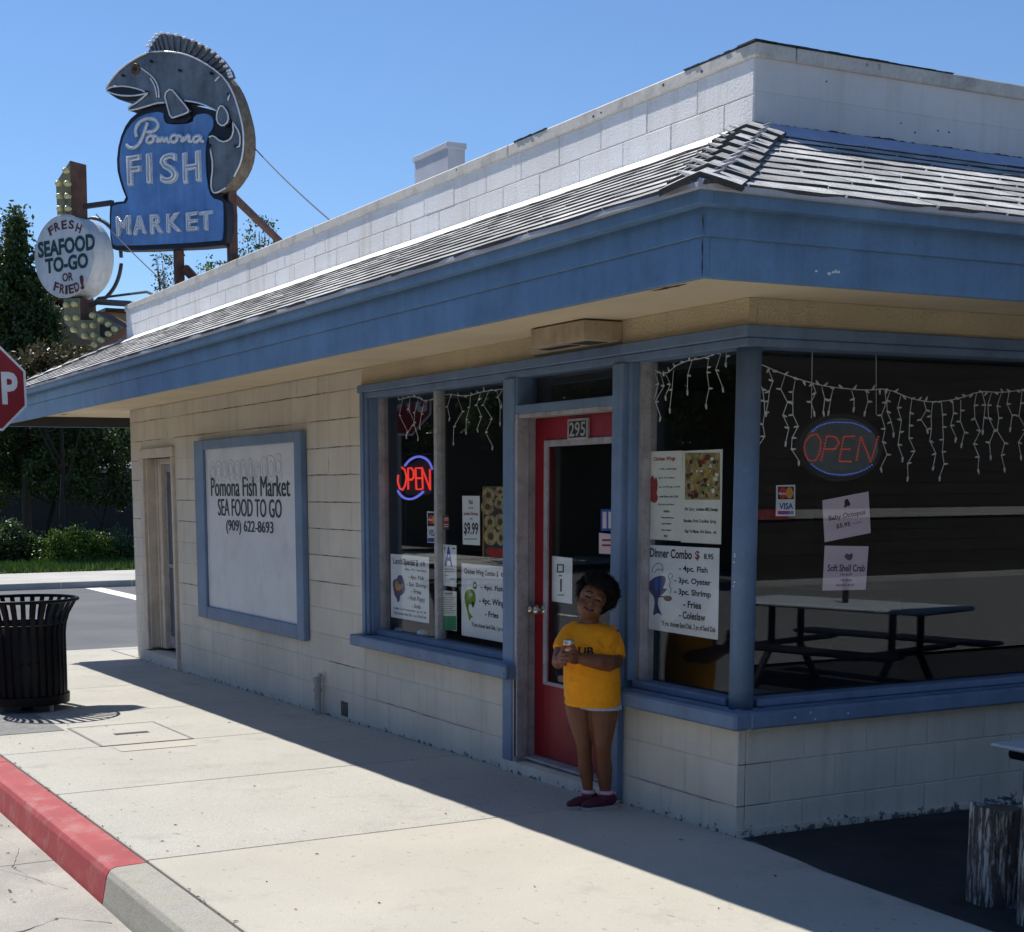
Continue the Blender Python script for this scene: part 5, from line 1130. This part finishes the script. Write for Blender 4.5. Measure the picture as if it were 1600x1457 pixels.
b.ell(hd(0,-.005,.02), (.083,.098,.092), 20, 14, HFS).ell(hd(0,.018,-.045), (.072,.076,.066), 18, 12, HFS).ell(hd(0,.05,-.085), (.036,.036,.028), 12, 8, HFS)
for s_ in (-1, 1):
    b.ell(hd(s_*.042,.055,-.035), (.034,.036,.034), 12, 8, HFS).ell(hd(s_*.084,-.005,-.004), (.013,.020,.028), 10, 8, HFS).ell(hd(s_*.033,.077,.040), (.026,.015,.010), 10, 8, HFS).ell(hd(s_*.011,.094,-.018), (.0105,.011,.009), 8, 6, HFS)
b.ell(hd(0,.094,-.012), (.013,.018,.012), 10, 8, HFS).tube([hd(0,.083,.03), hd(0,.098,-.010)], [.008,.0105], 8).ell(hd(0,.083,-.048), (.030,.014,.013), 12, 8, HFS)
b.tube([(-.02,.0,.94), (-.018,.008,.99), (-.012,.015,1.04)], [.06,.05,.05], 16)
# arms
b.tube([(-.120,.02,.93), (-.150,.05,.865), (-.168,.075,.80), (-.172,.12,.785), (-.168,.165,.800), (-.160,.185,.812)], [.042,.042,.039,.036,.029,.025], 14)
b.tube([(.09,-.01,.93), (.108,.02,.85), (.112,.06,.785), (.08,.125,.783), (.03,.165,.795), (-.04,.188,.808), (-.070,.192,.815)], [.05,.05,.049,.046,.041,.031,.027], 14)
# hands closed round the can
CC = Vector((-.118, .205, 0))
b.ell((-.158,.195,.818), (.017,.028,.036), 12, 8).ell((-.078,.198,.824), (.018,.028,.036), 12, 8)
def finger(a0, a1, z, dz, r0=.041, rad=.0085): b.tube([CC+Vector((r0*math.cos(R(a)), r0*math.sin(R(a)), z+dz*i/3)) for i, a in enumerate(np.linspace(a0, a1, 4))], [rad, rad, rad*.95, rad*.8], 8)
for i, L in enumerate((100, 108, 104, 92)): finger(8, L-14, .852-i*.0195, .004)
for i, L in enumerate((84, 78, 82, 92)): finger(172, L+10, .842-i*.0195, .004, .0425)
b.tube([(-.082,.215,.850), (-.088,.236,.872), (-.100,.246,.884)], [.0105,.0095,.008], 8); b.tube([(-.156,.212,.846), (-.150,.232,.866), (-.140,.243,.880)], [.0105,.0095,.008], 8)
# hips and legs
b.add(*(lambda m: (m.v, m.f))(loft([(.56,.0,0,.12,.10,.4), (.60,.0,0,.13,.115,.4), (.66,0,0,.12,.11,.4)])))
b.tube([(-.070,.005,.60), (-.062,.02,.50), (-.048,.034,.40), (-.038,.040,.345), (-.034,.024,.27), (-.028,.010,.21), (-.015,.008,.10), (-.012,.010,.055)], [.078,.070,.050,.041,.036,.040,.026,.026], 16)
b.tube([(.058,.010,.60), (.058,.03,.50), (.058,.048,.40), (.058,.054,.345), (.063,.038,.27), (.068,.024,.21), (.076,.020,.10), (.078,.022,.055)], [.088,.080,.059,.048,.041,.045,.030,.029], 16)
me = fuse(b, .0042, 5, 'body')
# features laid on the finished face
bm = bmesh.new(); bm.from_mesh(me); tree_ = BVHTree.FromBMesh(bm); bm.free()
feat = MB(); feat.v = [tuple(v.co) for v in me.vertices]; feat.f = [tuple(p.vertices) for p in me.polygons]; feat.m = [0]*len(feat.f)
def on_face(x, z, lift):
    h = tree_.ray_cast(hd(x, .3, z), HF@Vector((0,-1,0))); return (h[0] if h[0] else hd(x,.09,z))+HF@Vector((0,lift,0))
def stroke(pts, r, k, lift=0):
    feat.k = k; feat.tube([on_face(x, z, lift) for x, z in chaikin(pts, 1, False)], [r*.5]+[r]*(len(chaikin(pts, 1, False))-2)+[r*.5], 6)
for s_ in (-1, 1):
    stroke([(s_*.050,.015), (s_*.032,.021), (s_*.014,.016)], .0060, 3); stroke([(s_*.052,.021), (s_*.033,.030), (s_*.014,.026)], .0040, 2, .001)
    stroke([(s_*.056,.040), (s_*.034,.050), (s_*.013,.047)], .0042, 3, -.001)
    feat.k = 3; feat.ell(on_face(s_*.008,-.026,-.001), (.003,.002,.002), 6, 4)
stroke([(-.030,-.043), (-.015,-.051), (0,-.053), (.015,-.051), (.030,-.043)], .0034, 3, -.0004); stroke([(-.024,-.050), (0,-.061), (.024,-.050)], .0055, 1, -.001)
body = kput(feat.data('body', ['skin', 'lip', 'lid', 'eye_dark'], True), 'body', ['skin'])
# hair: curls heaped over the skull
rn = random.Random(2); hb = MB()
hb.ell(hd(.016,-.030,.072), (.100,.090,.078), 16, 12, HFS).ell(hd(.072,-.025,.02), (.045,.055,.075), 12, 8, HFS).ell(hd(.016,-.05,.01), (.104,.074,.098), 16, 12, HFS)
curl = []
for i in range(1500):
    t, ph_ = rn.uniform(0, math.pi), rn.uniform(-.85, 1.5); ry = math.cos(ph_)
    d = Vector((math.cos(t*2)*ry, math.sin(t*2)*ry, math.sin(ph_))); p = Vector((d.x*.116+.014, d.y*.106-.022, d.z*.100+.058))
    if p.y > .010 and p.z < .094+.3*max(0, -p.x-.05): continue
    if p.y > -.02 and p.z < -.02: continue
    if i < 600: hb.ell(hd(p.x, p.y, p.z), [rn.uniform(.009, .020)]*3, 6, 4)
    else: curl.append((p, d))
hm = fuse(hb, .0055, 1, 'hair'); hq = MB(); hq.mesh(hm, Matrix.Identity(4))
for p, d in curl:
    r_ = rn.uniform(.006, .013); u_ = d.orthogonal().normalized(); v_ = d.cross(u_); a0 = rn.uniform(0, 6.28); h_ = rn.uniform(.010, .034)
    hq.tube([hd(*(p+d*(h_*k_/7-.004)+(u_*math.cos(a0+k_*1.1)+v_*math.sin(a0+k_*1.1))*r_)) for k_ in range(8)], .0013, 3, cap=False)
kput(hq.data('hair', 'hair'), 'hair', 'hair')
# T-shirt
sh_ = loft([(.548,.004,.012,.152,.132,.5), (.60,.003,.015,.153,.134,.5), (.68,0,.018,.153,.140,.5), (.76,-.003,.018,.150,.138,.5), (.84,-.005,.015,.148,.128,.45), (.90,-.006,.01,.148,.112,.4), (.940,-.008,.006,.138,.095,.35), (.962,-.012,.002,.110,.080,.3), (.974,-.016,.0,.082,.066,.3), (.979,-.018,.0,.066,.058,.3)], 28)
sh_.tube([(-.07,.0,.945), (-.110,.015,.925), (-.142,.04,.875), (-.154,.058,.840)], [.054,.056,.056,.056], 16); sh_.tube([(.06,-.01,.935), (.088,-.005,.90), (.108,.02,.845), (.112,.045,.80)], [.058,.062,.062,.061], 16)
# soft folds
for i in range(16):
    z = rn.uniform(.60, .86); a0 = rn.uniform(.3, 2.2); pts = [((.146)*math.cos(a0+.16*k_)-.0, .132*math.sin(a0+.16*k_)+.016, z+rn.uniform(-.008, .03)*k_) for k_ in range(4)]
    sh_.tube(pts, [.006, .011, .011, .005], 6)
sm_ = fuse(sh_, .0065, 7, 'shirt'); shirt = kput(sm_, 't_shirt', 'shirt')
MB_ = MB().tube([(-.018+.064*math.cos(a), .006+.060*math.sin(a), .972-.014*math.sin(a)) for a in np.linspace(0, 6.283, 25)[:-1]], .006, 6, closed=True); kput(MB_.data('collar', 'shirt'), 'collar', 'shirt')
bm = bmesh.new(); bm.from_mesh(sm_); tr_ = BVHTree.FromBMesh(bm); bm.free()
tx = MB(); fit_text(tx, 'CLUB', (0,0,0), UX, UZ, Vector((0,-1,0)), -.150, .008, .826, .868, bold=.035)
me = tx.data('lettering', 'ink'); bm = bmesh.new(); bm.from_mesh(me); bmesh.ops.subdivide_edges(bm, edges=[e for e in bm.edges if e.calc_length() > .012], cuts=2, use_grid_fill=True); bmesh.ops.triangulate(bm, faces=bm.faces)
for v in bm.verts:
    h = tr_.ray_cast(Vector((v.co.x, .5, v.co.z)), Vector((0,-1,0)))
    v.co.y = (h[0].y if h[0] else .15)+.0025
bm.to_mesh(me); bm.free(); kput(me, 'lettering', 'ink', smooth=False)
sh2 = loft([(.535,.0,.004,.118,.098,.45), (.56,.0,.004,.132,.112,.45), (.58,.0,.006,.136,.116,.45), (.64,0,.006,.13,.12,.45)], 24); sh2.tube([(.058,.014,.60), (.060,.020,.524)], [.096,.100], 20); sh2.tube([(-.066,.008,.60), (-.060,.012,.565)], [.080,.080], 20)
kput(fuse(sh2, .007, 3, 'shorts'), 'shorts', 'denim')
for ax_, ay, s_ in ((-.012, .010, .95), (.078, .022, 1.05)):
    d = Vector((-.86, .51, 0)); n_ = Vector((.51, .86, 0)); a = Vector((ax_, ay, 0)); F3 = Matrix((d, n_, UZ)).transposed(); q = MB()
    q.ell(a+d*-.012+UZ*.048, (.052*s_,.034*s_,.040), 14, 9, F3).ell(a+d*.045*s_+UZ*.036, (.070*s_,.036*s_,.030), 14, 9, F3).ell(a+d*.098*s_+UZ*.028, (.042*s_,.034*s_,.022), 12, 8, F3); q.tube([a+UZ*.05, a+UZ*.082], [.038*s_, .036*s_], 14)
    kput(fuse(q, .005, 3, 'shoe'), 'shoe', 'shoe')
    kput(MB().prism([a+d*u*s_+n_*v*s_+UZ*.002 for u, v in ((-.066,-.018),(-.05,-.033),(.02,-.036),(.09,-.037),(.13,-.022),(.142,0),(.13,.022),(.09,.037),(.02,.036),(-.05,.033),(-.066,.018))], UZ, .017).data('sole', 'sole'), 'sole', 'sole', smooth=False)
    kput(MB().tube([a+UZ*.078, a+UZ*.096], [.0385*s_, .036*s_], 16).data('sock', 'sock'), 'sock', 'sock')
canr = thing('drink_can', 'small orange and silver drink can in the child\'s hands', 'can', KM@Vector((CC.x, CC.y, .795)))
for nm, m_, pr in (('shell', 'can_orange', [(.024,0),(.0305,.008),(.0305,.085),(.0295,.090)]), ('band', 'can_label', [(.0307,.058),(.0309,.059),(.0309,.072),(.0307,.073)]), ('lid', 'can_metal', [(.0295,.090),(.0285,.097),(.026,.112),(.0275,.116),(.024,.114)])):
    put(MB().lathe(pr, 24, KM@Vector((CC.x, CC.y, .795))).build(nm, m_, smooth=True), canr)

# ================================================================ TREES AND SHRUBS
def crown_mesh(name, ells, m, leaf, seed, clump=.35, per=70, aspect=.55, droop=0):
    """leaf-sized faces gathered in clumps through the volume of the given ellipsoids (centre, radii, clumps)"""
    g = np.random.default_rng(seed); Vs = []; T = []
    for c, r, nc in ells:
        d = g.normal(size=(nc, 3)); d /= np.linalg.norm(d, axis=1)[:, None]; rad = g.uniform(.25, 1, nc)**.45
        cc = np.array(c)+d*np.array(r)*rad[:, None]; cs = clump*g.uniform(.5, 1.4, nc)
        for k in range(nc):
            n = int(per*g.uniform(.5, 1.4)); q = cc[k]+g.normal(size=(n, 3))*cs[k]*np.array((.5, .5, .38)); q[:, 2] -= droop*np.abs(g.normal(size=n))*cs[k]
            a = g.normal(size=(n, 3)); a /= np.linalg.norm(a, axis=1)[:, None]; b = np.cross(a, g.normal(size=(n, 3))); b /= np.linalg.norm(b, axis=1)[:, None]+1e-9
            L = leaf*g.uniform(.6, 1.35, n)[:, None]; w = L*aspect
            Vs.append(np.stack([q-a*L*.5, q+b*w*.5-a*L*.05, q+a*L*.5, q-b*w*.5-a*L*.05], 1)); T.append(np.clip(g.uniform(.1, .9)+g.normal(size=n)*.18, 0, 1))
    return tri_mesh(name, np.concatenate(Vs), m, np.concatenate(T))
def plant(name, label, cat, base, ells, m, leaf, seed, trunk=.12, limbs=6, group=None, bark='bark', **k):
    base = Vector(base); o = thing(name, label, cat, base, group); rn = random.Random(seed)
    put(link('crown', crown_mesh('crown', ells, m, leaf, seed, **k)), o)
    if trunk:
        top = Vector(max(ells, key=lambda e: e[0][2])[0]); mb = MB(); mid = base.lerp(top, .45)+Vector((rn.uniform(-.2, .2), rn.uniform(-.2, .2), 0))
        mb.tube([base-UZ*.1, base.lerp(mid, .5), mid, mid.lerp(top, .5), top], [trunk*1.25, trunk, trunk*.8, trunk*.5, trunk*.15], 10)
        for i in range(limbs):
            c, r, _ = ells[i % len(ells)]; f = rn.uniform(.2, .75); p0 = base.lerp(mid, f*2) if f < .5 else mid.lerp(top, f*2-1)
            e = Vector(c)+Vector((r[0]*rn.uniform(-.8, .8), r[1]*rn.uniform(-.8, .8), r[2]*rn.uniform(-.3, .8)))
            mb.tube([p0, p0.lerp(e, .5)+UZ*.12*(e-p0).length*.5, e], [trunk*.5, trunk*.3, trunk*.08], 7)
        put(mb.build('trunk', bark, smooth=True), o)
    return o
def at(px, py, X): return on(px, py, 0, X)
def E_(px, py, X, r, n): p = at(px, py, X); return ((p.x, p.y, p.z), r, n)
# tall narrow tree on the left
X = -39.0; b0 = at(45, 880, X); b0.z = -.2
plant('tall_tree', 'tall narrow green tree rising left of the round sign', 'tree', b0, [E_(19,348,X,(.22,.22,.4),9), E_(20,385,X,(.42,.42,.7),26), E_(21,430,X,(.6,.6,.8),44), E_(32,470,X,(.8,.9,.8),70), E_(42,505,X,(.8,1.0,.8),80), E_(25,540,X,(1.2,1.4,1.1),130), E_(60,560,X,(.9,.8,.7),60), E_(5,480,X,(.7,.6,.7),40), E_(20,640,X,(2,2.2,1.6),170)], 'leaves', .15, 11, .12, 10, clump=.32, per=60)
X = -34.5
b0 = at(95, 880, X); b0.z = -.2
plant('bushy_tree', 'brownish bushy tree with its top showing over the eave end', 'tree', b0, [E_(95,585,X,(1,1.7,.75),150), E_(130,600,X,(1,1.0,.6),80), E_(55,610,X,(1,1.2,.8),90)], 'leaves_brown', .12, 12, .08, 3, bark='bark_dark', clump=.3, per=60)
# street trees seen under the eave
X = -37.0; b0 = at(152, 868, X); b0.z = -.2
plant('street_tree', 'slender pale-trunked tree standing in the hedge across the side street', 'tree', b0, [E_(140,690,X,(1.4,1.6,.9),120), E_(95,745,X,(1.1,1.0,.7),60), E_(178,690,X,(1.2,1.1,.9),80), E_(195,745,X,(.7,.6,.6),25), E_(140,778,X,(.5,.45,.18),10), E_(190,782,X,(.4,.3,.18),8)], 'leaves', .13, 13, .045, 3, bark='bark_dark', clump=.3, per=42)
X = -40.0; b0 = at(66, 862, X); b0.z = -.2
plant('street_tree', 'thicker dark-trunked tree left of the slender one across the side street', 'tree', b0, [E_(30,690,X,(1.8,2.2,1.3),150), E_(75,715,X,(1.6,1.7,.9),110), E_(10,750,X,(1.3,1.3,.8),50), E_(110,665,X,(1.5,1.5,.8),45)], 'leaves', .14, 14, .10, 4, bark='bark_dark', clump=.34, per=50)
# hedge and shrubs
X = -33.5
b0 = at(140, 893, X); b0.z = -.2
plant('hedge', 'rounded hedge with a sunlit bright green top across the side street', 'hedge', b0, [E_(115,862,X,(.8,.9,.62),160), E_(150,868,X,(.8,.8,.55),140), E_(180,876,X,(.8,.6,.45),100), E_(75,872,X,(.8,.8,.5),100)], 'leaves_hedge', .075, 15, 0, 0, clump=.2, per=75)
b0 = at(12, 890, X); b0.z = -.2
plant('shrub', 'dark shrub at the left edge behind the litter bin', 'shrub', b0, [E_(10,850,X,(.6,.6,.6),60), E_(40,866,X,(.6,.7,.45),70), E_(-30,860,X,(.6,.9,.6),60)], 'leaves', .09, 16, .03, 3, clump=.22, per=60)
b0 = at(196, 895, X+.6); b0.z = -.2
plant('shrub', 'strappy-leaved shrub beside the building corner', 'shrub', b0, [E_(196,872,X+.6,(.5,.45,.4),40), E_(186,848,X+.6,(.3,.3,.3),10)], 'leaves', .2, 17, 0, 0, clump=.2, per=40, aspect=.14)
# tops of trees behind the roof
def behind(px, py, Y, ells, seed, lab, m='leaves', leaf=.13):
    p = on(px, py, 1, Y); es = []
    for dx, dy, r, n in ells:
        q = on(px+dx, py+dy, 1, Y); es.append(((q.x, q.y, q.z), r, n))
    plant('rooftop_tree', lab, 'tree', (p.x, p.y, -.2), es, m, leaf, seed, .11, 9, clump=.28, per=16, group='tree tops behind the parapet')
behind(262, 440, 16, [(-8,-28,(.5,.5,.6),14), (-4,0,(.6,.6,.6),16), (8,25,(.7,.7,.5),16)], 21, 'sparse dark tree top behind the left sign post')
behind(405, 380, 16, [(0,-18,(.7,.7,.5),18), (-18,14,(.7,.6,.5),14), (14,10,(.7,.6,.5),12)], 22, 'sparse dark tree top behind the sloping brace')
behind(326, 420, 12, [(-4,-4,(.25,.25,.2),6), (8,-1,(.25,.25,.2),6)], 23, 'bright green sprig showing above the parapet', 'leaves_hedge', .11)

# ================================================================ HOUSES
def quadprism(parent, name, pts, n, d, m): return put(MB().prism(pts, n, d).build(name, m), parent)
X = -54.0
hs = thing('gabled_house', 'tan two-storey house with a brown sloping roof behind the tall tree', 'house', (X, 5, -.2))
pk, ev = at(-90, 345, X), at(160, 520, X); lf = 2*pk.y-ev.y
quadprism(hs, 'wall', [(X, ev.y-.4, -.3), (X, ev.y-.4, ev.z+.15), (X, pk.y, pk.z-.3), (X, lf+.4, ev.z+.15), (X, lf+.4, -.3)], (-1,0,0), 9, 'house_tan')
for y0, y1 in ((ev, 1), (Vector((X, lf, ev.z)), -1)):
    e = Vector((X+.5, y0.y+.0, y0.z)); p = Vector((X+.5, pk.y, pk.z)); n_ = (p-e).cross(Vector((1,0,0))).normalized(); n_ = n_ if n_.z > 0 else -n_
    put(MB().obox(e, p-e, (-10,0,0), n_*.32).build('roof', 'house_roof'), hs)
for px in (56, 20):
    a, b_ = at(px-9, 534, X), at(px+9, 503, X); wn = put(MB().box(X+.0, X+.05, a.y, b_.y, a.z, b_.z).build('window', 'white_paint'), hs)
    MB().box(X+.05, X+.06, a.y+.06, b_.y-.06, a.z+.06, b_.z-.06).build('pane', 'glass_far', wn)
X = -46.0
hs = thing('low_house', 'single-storey house with a pale grey-violet shingle roof seen through the trees', 'house', (X, 8, -.2))
e0, e1 = at(-40, 738, X), at(330, 738, X); rt = at(150, 655, X-3.2)
quadprism(hs, 'wall', [(X-.5, e0.y, -.3), (X-.5, e1.y, -.3), (X-.5, e1.y, e0.z), (X-.5, e0.y, e0.z)], (-1,0,0), 3.4, 'house_dark')
rf = put(MB().obox((X, e0.y, e0.z), (0, e1.y-e0.y, 0), (-3.2, 0, rt.z-e0.z), (.03, 0, .12)).build('roof', 'roof_lavender'), hs)
for i in range(9):
    f = i/9; MB().obox((X-3.2*f+.02, e0.y, e0.z+(rt.z-e0.z)*f+.1), (0, e1.y-e0.y, 0), (-.36, 0, (rt.z-e0.z)/9*1.0), (.03, 0, .035)).build('shingle_course', 'roof_lavender', rf)
X = -62.0; hs = thing('far_house', 'far ochre house wall glimpsed between the arrow and the parapet', 'house', (X, 20, -.2)); a, b_ = at(169, 488, X), at(290, 488, X)
put(MB().box(X-8, X, a.y, b_.y, -.3, a.z).build('wall', 'house_yellow'), hs); put(MB().box(X-8.2, X+.3, a.y-.2, b_.y+.3, a.z, a.z+.15).build('roof', 'house_roof'), hs)

# ================================================================ ACROSS THE STREET (mirrored in the glass)
ob = thing('opposite_building', 'long dark boarded building across the main street', 'building', (-20, -18, -.3))  # unseen building, added dark to keep the front window reflections dim
for i in range(22): put(MB().box(-46, 30, -18, -17.9, -.3+i*.24, -.07+i*.24).build('siding_board', 'siding'), ob)
put(MB().box(-46, 30, -25, -17.95, -.3, 4.95).build('wall', 'house_dark'), ob)
put(MB().box(-46.4, 30.4, -26, -17.5, 4.98, 5.3).build('roof', 'house_roof'), ob)
for i, x in enumerate((-38, -29, -21, -13)):
    plant('verge_tree', ['leafy tree across the main street, farthest from the shop', 'leafy tree across the main street, second from the far end', 'leafy tree across the main street, third from the far end', 'leafy tree across the main street, nearest the shop'][i], 'tree', (x, -15.9, -.2), [((x, -15.9, 4.2), (2, 1.6, 1.5), 90), ((x+.8, -15.9, 3.2), (1.4, 1.3, 1), 50)], 'leaves', .22, 31+i, .13, 5, clump=.45, per=40, group='trees across the main street')
nb = thing('neighbour_building', 'dark boarded building closing the far side of the yard', 'building', (13, 6, -.1))
for i in range(24): put(MB().box(12.5, 12.6, -1.5, 26, .2+i*.19, .384+i*.19).build('siding_board', 'siding'), nb)
a, b_ = on(1190, 838, 0, -12.5).y, on(1243, 838, 0, -12.5).y
put(MB().box(12.47, 12.56, -1.5, a, 1.16, 1.30).build('mirrored_kerb', 'walk_far'), nb); put(MB().box(12.468, 12.56, a, b_, 1.15, 1.31).build('mirrored_red_kerb', 'red_kerb'), nb); put(MB().box(12.47, 12.56, b_, 26, 1.16, 1.30).build('mirrored_kerb', 'walk_far'), nb)  # strips added on the wall to stand in for a distant kerb
sheet('yard_slab', [(4.6, 12.4, -.2, 30)], lambda x: gz(x)+.012, 'patch')
put(MB().box(12.55, 20, -1.5, 26, -.2, 4.7).build('wall', 'house_dark'), nb)
put(MB().box(12.45, 14, -1.6, 26, -.2, .2).build('plinth', 'walk_far'), nb); put(MB().box(12.2, 20, -2, 26.4, 4.76, 5).build('roof', 'house_roof'), nb)
